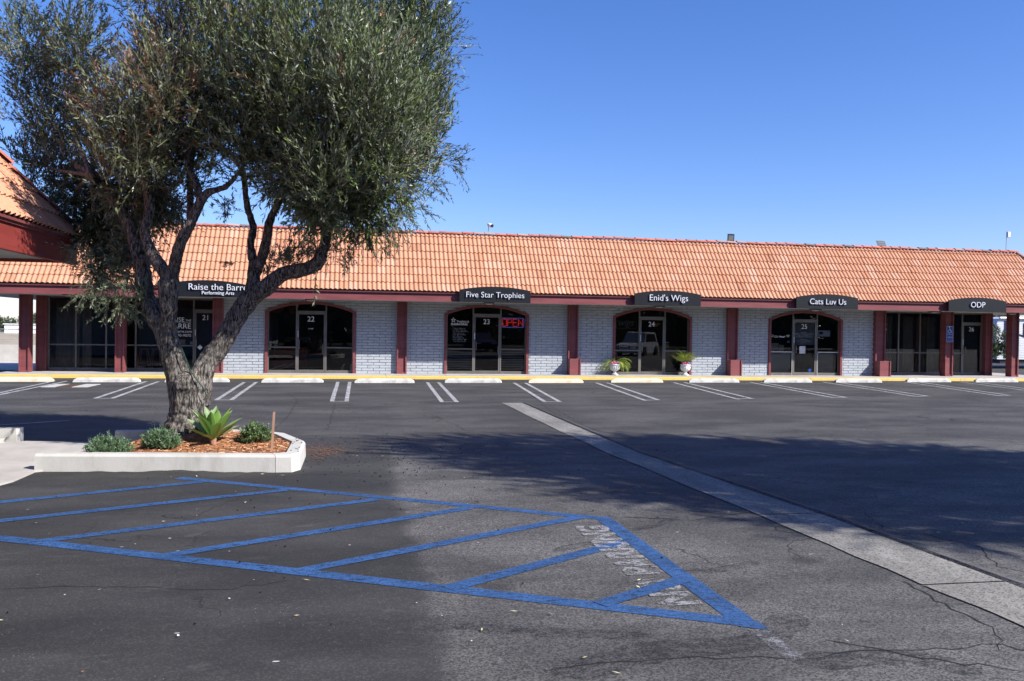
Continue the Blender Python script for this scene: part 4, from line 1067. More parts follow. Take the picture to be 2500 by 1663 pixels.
# ---- olive tree
olive = empty('olive_tree', (TX, TY, .2), 'large olive tree with twin leaning trunks and dense grey green crown on the island', 'tree')
def W_(x, y, dy=0.): p = onY(x, y, TY+dy); return np.array(p)
def pxm(r): return r*TY/FPX*.98
tr = MB(); tr.smooth = True
def limb(pts):
    """pts: (px, py, width px, depth offset)"""
    P_ = [W_(p[0], p[1], p[3] if len(p) > 3 else 0.) for p in pts]; rr = [pxm(p[2])/2 for p in pts]
    # resample smoothly
    Q, rad = [], []
    for i in range(len(P_)-1):
        p0, p1, p2, p3 = P_[max(i-1, 0)], P_[i], P_[i+1], P_[min(i+2, len(P_)-1)]
        for t in np.linspace(0, 1, 6)[:-1]:
            q = .5*((2*p1)+(-p0+p2)*t+(2*p0-5*p1+4*p2-p3)*t*t+(-p0+3*p1-3*p2+p3)*t**3)
            Q.append(q); rad.append((rr[i]+(rr[i+1]-rr[i])*t)*(1+R.uniform(-.045, .045)))
    Q.append(P_[-1]); rad.append(rr[-1]); tr.tube(Q, rad, 12)
limb([(452, 1075, 118, -.02), (455, 1045, 100), (460, 1010, 90), (463, 970, 90), (465, 930, 95), (462, 905, 60)])
for a in (0, 1, 2, 3, 4, 5):               # root flare
    q = 2*math.pi*a/6+.4; b = W_(455, 1030); g = Vector((TX+.36*math.cos(q), TY+.30*math.sin(q), .24)); tr.tube([Vector(b)+Vector((.1*math.cos(q), .1*math.sin(q), .15)), Vector((TX+.23*math.cos(q)+.02, TY+.2*math.sin(q), .36)), g], [.12, .10, .05], 10)
limb([(450, 985, 66, -.02), (436, 925, 58), (424, 880, 53), (410, 830, 52), (402, 802, 54, .03), (386, 780, 50, .05), (372, 760, 44, .06), (360, 728, 36, .1), (352, 700, 40, .12), (345, 640, 36, .2), (318, 555, 32, .3), (280, 490, 26, .35), (224, 428, 20, .4), (183, 400, 12, .4)])
limb([(404, 815, 42, -.02), (412, 775, 34, -.08), (411, 735, 42, -.12), (412, 690, 50, -.15), (408, 672, 34, -.15), (395, 655, 30, -.15), (372, 620, 28, -.1), (360, 592, 24, -.05), (354, 566, 23, 0), (364, 515, 23, .05), (362, 470, 21, .1), (354, 430, 20, .1), (351, 380, 16, .1), (345, 300, 12, 0)])
limb([(414, 690, 40, -.15), (424, 657, 28, -.2), (440, 595, 26, -.3), (465, 545, 25, -.35), (486, 500, 23, -.4), (507, 471, 18, -.45), (535, 462, 14, -.5), (560, 448, 11, -.55), (600, 400, 8, -.6)])
limb([(490, 495, 18, -.4), (482, 462, 17, -.38), (477, 440, 16, -.3), (460, 405, 14, -.2), (465, 340, 12, -.1)])
limb([(463, 545, 16, -.2), (465, 500, 17, .1), (464, 440, 16, .3), (468, 360, 14, .5), (480, 250, 10, .6)])
limb([(478, 985, 70, .0), (487, 930, 60), (500, 895, 52), (516, 872, 50, .02), (534, 850, 50, .04), (556, 812, 47, .05), (580, 770, 47, .05), (600, 742, 48, .05), (625, 717, 44, .02), (650, 702, 42, 0), (672, 682, 38, -.05), (697, 667, 35, -.1), (735, 660, 33, -.15), (772, 645, 34, -.2), (790, 607, 27, -.2), (798, 568, 25, -.15), (808, 520, 21, -.1), (818, 455, 16, 0), (840, 360, 10, .1)])
limb([(608, 742, 40, .06), (616, 708, 36, .1), (620, 675, 32, .12), (618, 640, 24, .15), (612, 598, 18, .2), (618, 555, 18, .25), (604, 505, 16, .3), (598, 460, 14, .35), (590, 380, 10, .4)])
limb([(621, 672, 28, .12), (638, 632, 25, .05), (652, 583, 23, -.05), (660, 535, 20, -.1), (684, 484, 16, -.2), (700, 420, 13, -.3), (720, 320, 10, -.4)])
limb([(468, 940, 45, -.12), (470, 918, 30, -.1)])
CL_ = [  # crown clumps: centre px, radius px, depth, flatten z, number of shoots, spread upright
    (125, 240, 125, .45, 1.25, 560), (95, 400, 105, .6, 1.1, 400), (215, 330, 130, .2, 1.1, 540), (190, 480, 90, .5, 1.1, 300), (200, 110, 95, -.2, 1.2, 300), (375, 150, 85, -.2, 1.3, 270), (330, 290, 130, -.5, 1.1, 520),
    (265, 560, 62, .3, 1.5, 190), (255, 650, 42, .1, 1.5, 105), (330, 440, 90, .4, 1.2, 300), (300, 520, 75, .5, 1.3, 210), (325, 620, 50, .45, 1.5, 110), (215, 560, 50, .5, 1.2, 100), (395, 500, 60, .7, 1.1, 150), (470, 120, 150, .6, 1.1, 560), (470, 320, 120, .5, 1.0, 420), (420, 230, 130, -.9, 1.1, 430), (430, 420, 90, .1, .9, 260),
    (620, 130, 160, -.5, 1.25, 680), (600, 330, 120, -.2, 1.0, 470), (680, 400, 100, .3, .95, 360), (760, 160, 170, -.8, 1.2, 760), (790, 340, 140, -.6, 1.05, 600), (850, 430, 110, -.2, 1.0, 430),
    (900, 180, 160, -.2, 1.2, 700), (960, 330, 120, -.1, 1.05, 470), (940, 470, 90, .0, 1.0, 300), (1000, 150, 115, .2, 1.25, 430), (1030, 270, 85, .3, 1.2, 270), (880, 530, 75, .0, .95, 210), (810, 490, 85, .4, .9, 260), (1020, 400, 60, .1, 1., 130), (740, 480, 60, .5, .9, 140),
    (300, -80, 150, .1, .9, 420), (560, -60, 170, .2, 1.0, 500), (850, -50, 180, .0, 1.0, 560), (1020, 20, 100, .1, 1.3, 300), (80, 110, 90, .5, 1.3, 250), (320, 360, 110, -.8, 1.1, 330), (650, 230, 120, .9, 1.1, 330), (870, 300, 120, .9, 1.1, 330)]
rngO = np.random.default_rng(21)
def topx(p):
    v = p-CAM; d = v@f0; return PW/2+FPX*(v@xr)/d, PH/2-FPX*(v@up)/d
FV, FT = [], []
CL_ = [(a, b, c_, (max(d, .15)+(1.35 if b > 200 else .8) if a < 320 else d+.1 if a < 470 else d-.3), e, f) for (a, b, c_, d, e, f) in CL_]+[(800, 420, 100, -1.35, 1., 330), (930, 380, 95, -1.3, 1., 300), (900, 220, 130, -1.6, 1.1, 420), (990, 290, 80, -1.0, 1.1, 200), (780, 520, 55, -.9, .9, 130), (700, 440, 60, -1., .9, 130)]
for (px, py, rp, dy, flat, ns) in CL_:
    c = W_(px, py, dy); r = pxm(rp)
    ns = int(ns*(1.45 if px < 400 and py > 425 else .72 if px < 470 else .95)); r = r*.95
    d = unit(rngO.normal(size=(ns, 3))); rad = rngO.random((ns, 1))**.42
    base = c+d*rad*r*np.array([.92, .92, .92*flat])
    right = px > 560; low = py > 430
    upb = 1.05 if py < 330 and right else (.75 if not low else .05)
    dirs = unit(d*np.array([.75, .75, .5])+np.array([0, 0, upb])+rngO.normal(0, .42, (ns, 3)))
    L = rngO.uniform(.16, .46, ns)*(1.1 if not low else .85)*np.where(rngO.random(ns) < .16, 1.5, 1.)
    base = base-dirs*L[:, None]*.35
    g = np.array([.088, .122, .030]) if right else np.array([.090, .110, .038])
    if px < 260: g = np.array([.084, .114, .046])
    col = g[None]*(1+rngO.normal(0, .22, (ns, 1)))
    # dead russet shoots in the middle of the crown
    Pp = base; dead = (abs(px-430) < 110) & (rngO.random(ns) < (.26 if 80 < py < 330 else .08))
    dead |= (rngO.random(ns) < .015)
    col[dead] = np.array([.24, .115, .055])*(1+rngO.normal(0, .25, (dead.sum(), 1)))
    silver = rngO.random(ns) < (.28 if (px > 820 and py > 250) or py > 430 else .10)
    col[silver & ~dead] = np.array([.19, .21, .15])
    qx, qy = topx(base+dirs*L[:, None]*.6); ok = ~((qx < 185) & (qy > 348+1.13*qx))
    base, dirs, L, col = base[ok], dirs[ok], L[ok], col[ok]
    v, t_ = shoots(base, dirs, L, 8, .088, .0215, rngO, np.clip(col, .01, .5), .5, droop=(.0 if not low else .9))
    FV.append(v); FT.append(t_)
# loose sprays: round the bough on the right, the tips at the crown's edge, the hanging strand
def spray(px, py, n, rp, dirv, L, dy=0., droop=.3, tone=(.09, .11, .055)):
    c = W_(px, py, dy); r = pxm(rp); d = unit(rngO.normal(size=(n, 3))); base = c+d*r*rngO.random((n, 1))**.5
    dirs = unit(np.array(dirv)[None]+rngO.normal(0, .5, (n, 3))); col = np.array(tone)[None]*(1+rngO.normal(0, .25, (n, 1)))
    v, t_ = shoots(base, dirs, rngO.uniform(.6, 1.2, n)*L, 9, .07, .016, rngO, np.clip(col, .02, .5), .55, droop); FV.append(v); FT.append(t_)
for a in ((700, 640, 26, 22, (0, 0, .8), .2, -.1), (735, 622, 30, 35, (.2, 0, .6), .25, -.15), (760, 585, 22, 45, (0, -.1, .3), .3, -.2), (830, 610, 12, 35, (.4, -.2, -.3), .28, -.25), (835, 645, 7, 22, (.5, -.2, -.6), .2, -.25),
          (648, 670, 8, 25, (.1, 0, .8), .16, .1), (660, 640, 9, 25, (.2, 0, .6), .18, .1), (540, 505, 9, 25, (.3, 0, -.3), .2, -.3), (560, 520, 7, 18, (-.8, 0, .3), .25, .2), (575, 640, 3, 10, (-1, 0, -.1), .22, .2),
          (1080, 110, 26, 40, (.7, 0, .9), .4, .1), (1060, 190, 24, 45, (.8, 0, .7), .4, .1), (1085, 385, 12, 28, (1, -.1, .1), .35, .0), (1110, 395, 7, 16, (1, -.1, -.1), .3, 0.), (1045, 440, 16, 40, (.8, 0, -.2), .3, 0),
          (1010, 500, 14, 40, (.6, 0, -.6), .3, 0), (950, 560, 16, 40, (.4, 0, -.8), .3, -.1), (930, 600, 7, 20, (.5, 0, -.8), .25, -.1), (20, 130, 18, 40, (-.6, 0, .9), .4, .5), (5, 300, 16, 45, (-.8, 0, .6), .4, .5), 
          (230, 700, 20, 32, (-.5, -.1, -.7), .28, .1), (295, 735, 24, 26, (.1, -.1, -.5), .28, .1), (330, 770, 12, 22, (.6, -.1, .0), .25, .05), (265, 720, 14, 40, (-.9, 0, -.2), .3, .1), (205, 610, 20, 40, (-.7, 0, -.3), .3, .3),
          (345, 720, 20, 22, (.2, -.1, .6), .2, .02), (300, 690, 26, 35, (-.1, -.1, -.6), .25, .1), (370, 520, 16, 40, (0, 0, -.6), .25, .4), (440, 505, 18, 40, (0, 0, -.8), .25, .5)): spray(*a)
for (a, b) in (((768, 600), (772, 735)),):
    n = 9
    for k in range(n):
        p = W_(a[0]+(b[0]-a[0])*k/n, a[1]+(b[1]-a[1])*k/n, -.25); v, t_ = shoots(p[None], unit(np.array([[R.uniform(-.3, .3), R.uniform(-.3, .3), -1.]])), np.array([.09]), 2, .075, .02, rngO, np.array([[.16, .19, .09]]), .7); FV.append(v); FT.append(t_)
# twigs running out to the clumps
for (px, py, rp, dy, flat, ns) in CL_:
    lim = [(352, 440), (470, 330), (224, 428), (600, 420), (700, 430), (818, 440), (840, 360), (720, 320), (345, 300), (590, 380), (480, 250), (790, 607), (345, 640)]
    q = min(lim, key=lambda a: math.hypot(a[0]-px, a[1]-py)); a = W_(*q); b = W_(px, py, dy)
    mid = (a+b)/2+NP.normal(0, .06, 3); tr.tube([a, mid, b], [.035, .024, .013], 7)
trunk = tr.build('trunk', 'bark', olive)
md = trunk.modifiers.new('weld', 'REMESH'); md.mode = 'VOXEL'; md.voxel_size = .014; md.use_smooth_shade = True
tx = bpy.data.textures.new('bark_lumps', 'CLOUDS'); tx.noise_scale = .07; tx.noise_depth = 3
dm = trunk.modifiers.new('lumps', 'DISPLACE'); dm.texture = tx; dm.strength = .03; dm.mid_level = .5; dm.texture_coords = 'LOCAL'
crown = quads('crown', np.concatenate(FV), np.concatenate(FT), 'leaf', olive)
print('olive leaves', sum(len(v) for v in FV))
# cord wrapped on the trunk
cp = [W_(443, 850, -.2), W_(452, 872, -.2), W_(465, 905, -.2), W_(478, 925, -.27), W_(495, 945, -.27), W_(506, 968, -.25)]
tag(MB().tube(cp, .007, 6).build('cord', 'cord'), 'thin dark green cord slung round the fork of the olive trunk', 'cord')
# ---- agave
def agave(x, y, z):
    t = empty('agave', (x, y, z), 'bright green agave rosette with broad pointed leaves in front of the olive trunk', 'plant')
    r = np.random.default_rng(4); V, T = [], []
    n = 22
    for i in range(n):
        f = i/(n-1); az = i*2.39996+.5; el = math.radians(86-60*f**.8+r.normal(0, 4)); L = (.39+.08*math.sin(f*3))*r.uniform(.9, 1.08)*(.92 if f > .8 else 1); wmax = .155*r.uniform(.9, 1.1)
        d0 = np.array([math.cos(az)*math.cos(el), math.sin(az)*math.cos(el), math.sin(el)]); side = np.array([-math.sin(az), math.cos(az), 0]); nrm = np.cross(side, d0)
        if nrm[2] < 0: nrm = -nrm
        c = np.array([.185, .33, .07])*(1+r.normal(0, .08)) if f < .75 else np.array([.16, .20, .045])*(1+r.normal(0, .1))
        b = np.array([x, y, z+.085])+np.array([math.cos(az), math.sin(az), 0])*.025*f
        prof = [(0, .42), (.12, .5), (.3, .78), (.48, 1.), (.66, .93), (.82, .6), (.93, .26), (1., .02)]
        rows = []
        for s_, w in prof:
            p = b+d0*L*s_+nrm*(-.07*(.25+f)*L*s_*s_)+nrm*.0; cup = .35*wmax*w
            rows.append((p-side*w*wmax/2+nrm*cup*.5, p-side*w*wmax*.25+nrm*cup*.12, p, p+side*w*wmax*.25+nrm*cup*.12, p+side*w*wmax/2+nrm*cup*.5))
        for a, bb in zip(rows[:-1], rows[1:]):
            for k in range(4): V.append([a[k], a[k+1], bb[k+1], bb[k]]); T.append(c*(1.0 if 0 < k < 3 else 1.05))
    o = quads('leaves', V, T, 'broad_leaf', t); smooth_all(o)
    MB().tube([(x, y, z-.05), (x, y, z+.13)], [.035, .045], 10).build('stem', 'stake_wood', t)
ap = onZ(520, 1088, .17); agave(float(ap[0]), float(ap[1]), .16)
# ---- shrubs
def shrub(x, y, z, w, h, n, label, kind, seed):
    t = empty('shrub', (x, y, z), label, 'shrub', 'low shrubs on the island'); r = np.random.default_rng(seed)
    d = unit(r.normal(size=(n, 3))); d[:, 2] = np.abs(d[:, 2])*.9+.05; d = unit(d)
    tips = np.array([x, y, z+.04])+d*np.array([w, w*.8, h])*(r.uniform(.45, 1.1, (n, 1)))
    st_ = MB()
    for p in tips[:26]: st_.tube([(x, y, z), ((x+p[0])/2, (y+p[1])/2, (z+p[2])/2-.01), tuple(p)], [.008, .006, .003], 5)
    st_.build('stem', 'stake_wood', t)
    dirs = unit(d+np.array([0, 0, .35])+r.normal(0, .3, (n, 3)))
    g = np.array([.105, .195, .085]) if kind == 0 else np.array([.11, .19, .05])
    col = g*(1+r.normal(0, .2, (n, 1)))
    v, tt = shoots(tips-dirs*.05, dirs, r.uniform(.06, .12, n), 7, .05 if kind == 0 else .036, .011 if kind == 0 else .02, r, np.clip(col, .02, .5), .75 if kind == 0 else .9, 0.)
    quads('foliage', v, tt, 'broad_leaf', t)
for (px, py, w, h, lab, kd, sd) in ((258, 1110, .26, .21, 'blue green needle leaved shrub at the left end of the island', 0, 1), (388, 1102, .20, .18, 'blue green needle leaved shrub just left of the olive trunk', 0, 2), (620, 1086, .20, .19, 'small bushy green shrub between the agave and the wooden stake', 1, 3)):
    q = onZ(px, py, .16); q[1] += .10; shrub(float(q[0]), float(q[1]), bed_h(float(q[0]), float(q[1]))-.01, w, h, 420 if kd == 0 else 260, lab, kd, sd)
q = onZ(663, 1105, .17)
stk = MB(); stk.add([(q[0]-.013, q[1]-.009, .1), (q[0]+.013, q[1]-.009, .1), (q[0]+.013, q[1]+.009, .1), (q[0]-.013, q[1]+.009, .1), (q[0]+.012, q[1]-.009, .66), (q[0]+.038, q[1]-.009, .665), (q[0]+.038, q[1]+.009, .665), (q[0]+.012, q[1]+.009, .66)], [(3, 2, 1, 0), (4, 5, 6, 7), (0, 1, 5, 4), (1, 2, 6, 5), (2, 3, 7, 6), (3, 0, 4, 7)])
tag(stk.build('wooden_stake', 'stake_wood'), 'slim brown wooden stake stuck upright in the mulch', 'stake')
tw = empty('dry_weed', (-2.93, 12.0, .2), 'thin dry weed stalk with pale seed heads left of the olive trunk', 'weed')
a = onZ(377, 1048, .2); m = MB(); m.tube([tuple(a), (a[0]+.0, a[1], .42), (a[0]+.03, a[1], .50)], .003, 5); m.tube([(a[0], a[1], .36), (a[0]+.05, a[1], .5)], .002, 5); m.build('stalk', 'litter_pale', tw)
m = MB()
for dx, z in ((.0, .36), (.045, .43), (.05, .49), (.03, .5)): m.tube([(a[0]+dx, a[1], z), (a[0]+dx+.008, a[1], z+.03)], [.006, .004], 6)
m.build('seed_head', 'paper', tw)
# ---- urns by door 24
def urn(x, y, label, seed, kind):
    t = empty('planter_urn', (x, y, WB), label, 'urn', 'white planter urns beside door 24'); r = np.random.default_rng(seed)
    m = MB(); m.smooth = True; z = WB-.005
    m.box(x-.11, x+.11, y-.11, y+.11, z, z+.03)
    m.lathe([(.125, z+.03, 0), (.09, z+.055, 0), (.052, z+.09, 0), (.046, z+.125, 0), (.066, z+.14, 0)], x, y, 24); m.build('pedestal', 'urn_white', t)
    m = MB(); m.smooth = True
    m.lathe([(.06, z+.141, 0), (.115, z+.165, 1), (.165, z+.22, 1), (.182, z+.285, 1), (.172, z+.335, .6), (.162, z+.352, 0), (.198, z+.375, 0), (.20, z+.40, 0), (.17, z+.405, 0), (.15, z+.385, 0)], x, y, 48, .06, 14); m.build('bowl', 'urn_white', t)
    m = MB(); m.lathe([(.15, z+.386, 0), (.02, z+.392, 0)], x, y, 16); m.build('soil', 'urn_soil', t)
    V, T = [], []
    n = 62
    for i in range(n):                      # arching fronds with narrow leaflets
        az = r.uniform(0, 2*math.pi); 
        if kind == 0 and r.random() < .6: az = r.normal(.0, .5) if r.random() < .6 else r.normal(math.pi, .4)
        L = r.uniform(.4, .80) if kind == 0 else r.uniform(.4, .72); el = math.radians(r.uniform(30, 75) if kind == 0 else r.uniform(52, 88)); h = np.array([math.cos(az), math.sin(az)*.6, 0])
        P_ = []; p = np.array([x, y, z+.37]); e = el
        for k in range(15):
            P_.append(p.copy()); p = p+(h*math.cos(e)+np.array([0, 0, math.sin(e)]))*L/14; e -= (.16 if kind == 0 else .075)*r.uniform(.7, 1.3)
        c = np.array([.30, .37, .06])*(1+r.normal(0, .25))
        for k in range(1, 15):
            d = unit(P_[k]-P_[k-1]); sd = unit(np.cross(d, (0, 0, 1.))+1e-4)
            V.append([P_[k-1]-sd*.003, P_[k-1]+sd*.003, P_[k]+sd*.0025, P_[k]-sd*.0025]); T.append(c)
            if k > 3:
                for s_ in (1, -1):
                    ld = unit(d*.8+sd*s_*.6+np.array([0, 0, -.35])+r.normal(0, .12, 3)); l = .15*math.sin(math.pi*min(1, (k-2)/12))+.03; wv = unit(np.cross(ld, (0, .5, 1.)))*.006
                    V.append([P_[k], P_[k]+ld*l*.5+wv, P_[k]+ld*l, P_[k]+ld*l*.5-wv]); T.append(c*(1+r.normal(0, .15)))
    quads('palm_fronds', V, T, 'broad_leaf', t)
    for (dx, dz, mt) in ((-.14, .03, 'petal_pink'), (-.07, .06, 'petal_pink'), (.0, .02, 'petal_pink'), (.07, .05, 'petal_purple'), (.14, .03, 'petal_purple')):
        m = MB(); c = np.array([x+dx, y-.12, z+.41+dz])
        for k in range(40):
            d = unit(r.normal(size=3)); sd = unit(np.cross(d, r.normal(size=3))); up_ = np.cross(d, sd); q_ = c+d*.038; s_ = .028
            m.add([q_-sd*s_, q_-up_*s_, q_+sd*s_, q_+up_*s_], [(0, 1, 2, 3)])
        m.build('flower_bunch', mt, t)
u1 = onY(1500.5, 914, 30.12); u2 = onY(1673, 914, 30.12)
urn(float(u1[0]), 30.12, 'white fluted urn with drooping palm and pink flowers left of door 24', 5, 0)
urn(float(u2[0]), 30.12, 'white fluted urn with upright palm and pink flowers right of door 24', 6, 1)
# ---- stools behind the window of unit 21
def stool(x, y):
    t = empty('bar_stool', (x, y, WB), 'wooden bar stool', 'stool', 'wooden stools behind the window of unit 21')
    m = MB(); m.lathe([(.15, WB+.72, 0), (.17, WB+.735, 0), (.165, WB+.76, 0)], x, y, 20); m.build('seat', 'wood', t)
    for sx in (-1, 1):
        for sy in (-1, 1): MB().tube([(x+sx*.2, y+sy*.2, WB), (x+sx*.1, y+sy*.1, WB+.73)], .018, 8).build('leg', 'wood', t)
    m = MB(); z = WB+.25; q = .165
    for a, b in (((-q, -q), (q, -q)), ((q, -q), (q, q)), ((q, q), (-q, q)), ((-q, q), (-q, -q))): m.tube([(x+a[0], y+a[1], z), (x+b[0], y+b[1], z)], .011, 6)
    m.build('rung', 'wood', t); return t
for px, lab in ((352, 'wooden bar stool behind the window of unit 21, nearer the maroon post'), (382, 'wooden bar stool behind the window of unit 21, nearer the olive trunk')):
    q = onY(px, 880, YE+.7); s_ = stool(float(q[0]), YE+.7); s_['label'] = lab
# furniture glimpsed in unit 22
so_ = empty('sofa', (-2.3, D+1.2, WB), 'red sofa seen low through the windows of unit 22', 'sofa')
MB().bevbox(-2.9, -1.75, D+.8, D+1.5, WB, WB+.42, .04).build('seat', 'red_cloth', so_); MB().bevbox(-2.9, -1.75, D+1.5, D+1.7, WB, WB+.85, .05).build('backrest', 'red_cloth', so_)

# =================================================================== LEFT BUILDING (eave corner)
lb = empty('tiled_building', (-8, 8, 0), 'neighbouring building at the left edge with red fascia and orange tile eave', 'building')
LX, LY = -4.08, 13.98
m = MB(); m.box(-16, -6.1, -10, LY-1.6, 0, 2.64); m.build('wall', 'brick_paint', lb)
m = MB(); m.box(LX-.14, LX-.06, -12, LY-.02, 2.625, 2.90); m.box(LX-.13, LX-.04, -12, LY-.04, 2.575, 2.625); m.box(-18, LX-.14, LY-.14, LY-.06, 2.60, 2.90)
fb = m.build('fascia', 'redwood', lb)
m = MB(); m.box(LX-.16, LX+.0, -12, LY+.02, 2.935, 2.972); m.box(LX-.16, LX-.03, -12, LY-.01, 2.90, 2.935); m.box(-18, LX-.16, LY-.16, LY+.02, 2.90, 2.97); m.build('drip_edge', 'maroon', fb)
m = MB(); m.box(-18, LX-.141, -12, LY-.141, 2.645, 2.67); m.build('soffit', 'soffit', lb)
nc2 = 7.4
Va, Ta = tile_face((LX+.0, -12, 2.975), (0, 1, 0), (-cs, 0, sn), (sn, 0, cs), LY+12, nc2, CL, 0, cs, seed=9)
Vb, Tb = tile_face((LX, LY, 2.975), (-1, 0, 0), (0, -cs, sn), (0, sn, cs), 14, nc2, CL, cs, 0, seed=10)
rf = quads('roof', np.concatenate([Va, Vb]), np.concatenate([Ta, Tb]), 'roof_tile', lb)
rv, rt = [], []
run2 = nc2*CL*cs; rise2 = nc2*CL*sn
caps((LX-.12, LY-.12, 2.975+.20), (LX-run2, LY-run2, 2.975+rise2+.06), 8, .10, np.random.default_rng(3))
quads('ridge_tile', rv, rt, 'roof_tile', rf)
m = MB(); m.add([(LX, -12, 2.96), (LX, LY, 2.96), (LX-run2, LY-run2, 2.96+rise2-.01), (LX-run2, -12, 2.96+rise2-.01), (-18, LY, 2.96), (-18, LY-run2, 2.96+rise2-.01), (-18, -12, 2.96+rise2-.01)], [(0, 1, 2, 3), (1, 4, 5, 2), (3, 2, 5, 6)])
m.build('sheathing', 'rust', rf)
m = MB(); m.add([(LX-.02, LY-.02, 2.985), (LX-.03, LY-.34, 2.985), (LX-.20, LY-.28, 3.20), (LX-.19, LY-.17, 3.19)], [(0, 1, 2, 3), (3, 2, 1, 0)]); m.build('hip_flashing', 'concrete', rf)

# =================================================================== BACKGROUND LEFT
def leafy_tree(name, x, y, h, w, label, seed, n=420, leaf=.28, width=.15, tone=(.05, .075, .03), z0=.25, group=None, trunk=True, cat='tree'):
    t = empty(name, (x, y, 0), label, cat, group); r = np.random.default_rng(seed)
    if trunk:
        m = MB(); m.smooth = True; m.tube([(x, y, 0), (x+.1, y, h*.3), (x-.05, y+.1, h*.7)], [w*.07, w*.05, w*.02], 9)
        for k in range(6):
            q = r.uniform(0, 6.28); m.tube([(x, y, h*r.uniform(.25, .5)), (x+w*.35*math.cos(q), y+w*.35*math.sin(q), h*r.uniform(.55, .85))], [w*.03, w*.01], 6)
        m.build('trunk', 'bark', t)
    cs_ = []; B = []
    k = 9
    for i in range(k):
        c = np.array([x+r.normal(0, w*.26), y+r.normal(0, w*.26), h*r.uniform(z0+.22, .84)]); rr = w*r.uniform(.18, .30)
        d = unit(r.normal(size=(n//k*3, 3))); B.append(c+d*rr*r.random((len(d), 1))**.4*np.array([1, 1, .9])); cs_.append(d)
    base = np.concatenate(B); d = np.concatenate(cs_); dirs = unit(d+np.array([0, 0, .4])+r.normal(0, .4, d.shape)); N_ = len(base)
    col = np.array(tone)*(1+r.normal(0, .25, (N_, 1)))
    v, tt = shoots(base, dirs, r.uniform(.3, .7, N_)*leaf*3, 4, leaf, width, r, np.clip(col, .01, .4), .7, 0, stem=False)
    quads('crown', v, tt, 'leaf', t); return t
G1 = 'trees beyond the fence'
leafy_tree('background_tree', -35.2, 95, 1.75, 3.6, 'dark round tree at the far left beyond the fence', 31, 420, .16, .09, group=G1)
leafy_tree('background_tree', -32.6, 98, 2.45, 3.4, 'taller grey green tree behind the white building', 32, 420, .16, .09, (.06, .08, .045), group=G1)
leafy_tree('background_tree', -38, 92, 1.9, 4, 'dark tree leaving the frame on the far left', 33, 420, .16, .09, group=G1)
wb = empty('white_building', (-27, 85, 0), 'low white building seen far behind the fence', 'building')
MB().box(-30.9, -22, 84, 92, 0, 1.55).build('wall', 'far_white', wb); MB().box(-31, -21.9, 83.9, 92.1, 1.55, 1.62).build('roof', 'far_white', wb)
em = MB(); em.add([(-60, 52, 0), (-10, 52, 0), (-10, 74, .75), (-60, 74, .75), (-10, 110, .8), (-60, 110, .8)], [(0, 1, 2, 3), (3, 2, 4, 5)])
tag(em.build('hill', 'embankment'), 'dry tan bank beyond the fence', 'hill', kind='structure')
cwl = MB(); cwl.box(-40, -11.5, 41, 41.2, -.1, .74); tag(cwl.build('retaining_wall', 'block_wall'), 'low grey concrete wall under the chain link fence', 'wall')
apn = MB(); apn.sheet([(-45, 33.6), (-11.6, 33.6), (-11.6, 40.99), (-45, 40.99)], .012); tag(apn.build('pavement', 'concrete'), 'pale concrete yard beside the building', 'pavement', kind='structure')
fn = empty('chain_link_fence', (-15, 41.1, .74), 'chain link fence with steel posts on the low concrete wall', 'fence')
m = MB(); m.add([(-40, 41.1, .74), (-11.5, 41.1, .74), (-11.5, 41.1, 1.42), (-40, 41.1, 1.42)], [(0, 1, 2, 3)]); m.build('mesh_panel', 'chain_link', fn)
for i in range(12):
    x = -39.5+i*2.5+.7; MB().tube([(x, 41.1, .3), (x, 41.1, 1.48)], .035, 8).build('post', 'grey_metal', fn)
m = MB(); m.tube([(-40, 41.1, 1.42), (-11.5, 41.1, 1.42)], .02, 6); m.build('top_rail', 'grey_metal', fn)
# =================================================================== BACKGROUND RIGHT
tv = empty('travel_trailer', (37, 40, 0), 'white travel trailer with dark swoosh stripes parked behind the right end of the shops', 'trailer')
tx0, tx1, ty = 32.95, 41.5, 40.
m = MB(); pr = [(tx0+.05, .5), (tx1, .5), (tx1, 2.72), (tx0+.35, 2.72), (tx0+.1, 2.62), (tx0, 2.4), (tx0, .75)]; m.prism(pr, ty, ty+2.4)
for i in range(22): m.box(tx0+.03, tx1, ty-.012, ty, .62+i*.09, .635+i*.09)
m.build('body', 'trailer_white', tv)
m = MB(); m.box(tx0+.3, tx1, ty+.1, ty+2.3, .28, .5); m.build('chassis', 'black_metal', tv)
m = MB(); m.tube([(tx0+.1, ty-.08, 2.66), (tx1, ty-.08, 2.7)], .06, 8); m.build('awning_roll', 'white_plastic', tv)
m = MB(); m.box(tx0+.42, tx0+.62, ty-.016, ty-.012, .55, 2.5); m.box(tx0+.02, tx0+1.2, ty-.016, ty-.012, 1.25, 1.35); m.add([(tx0+.62, ty-.018, 1.95), (tx0+1.8, ty-.018, 1.6), (tx0+3., ty-.018, 1.35), (tx0+3, ty-.018, 1.48), (tx0+1.8, ty-.018, 1.75)], [(0, 1, 2, 3, 4)]); m.build('stripe', 'navy', tv)
m = MB(); m.bevbox(tx0+1.55, tx0+2.35, ty-.03, ty, 1.7, 2.4, .02); m.build('window', 'glass_dark', tv)
for x in (tx0+3.6, tx0+4.5): MB().prism([(x+.34*math.cos(2*math.pi*i/20), .34+.34*math.sin(2*math.pi*i/20)) for i in range(20)], ty+.02, ty+.25).build('wheel', 'black_metal', tv)
MB().tube([(tx0-1.2, ty+1.2, .45), (tx0+.4, ty+1.2, .42)], .05, 8).build('hitch', 'black_metal', tv)
leafy_tree('bush', 31.9, 39.2, 2.5, 1.5, 'tall leafy bush left of the travel trailer', 41, 420, .10, .055, (.07, .10, .035), .05, trunk=True, cat='bush')
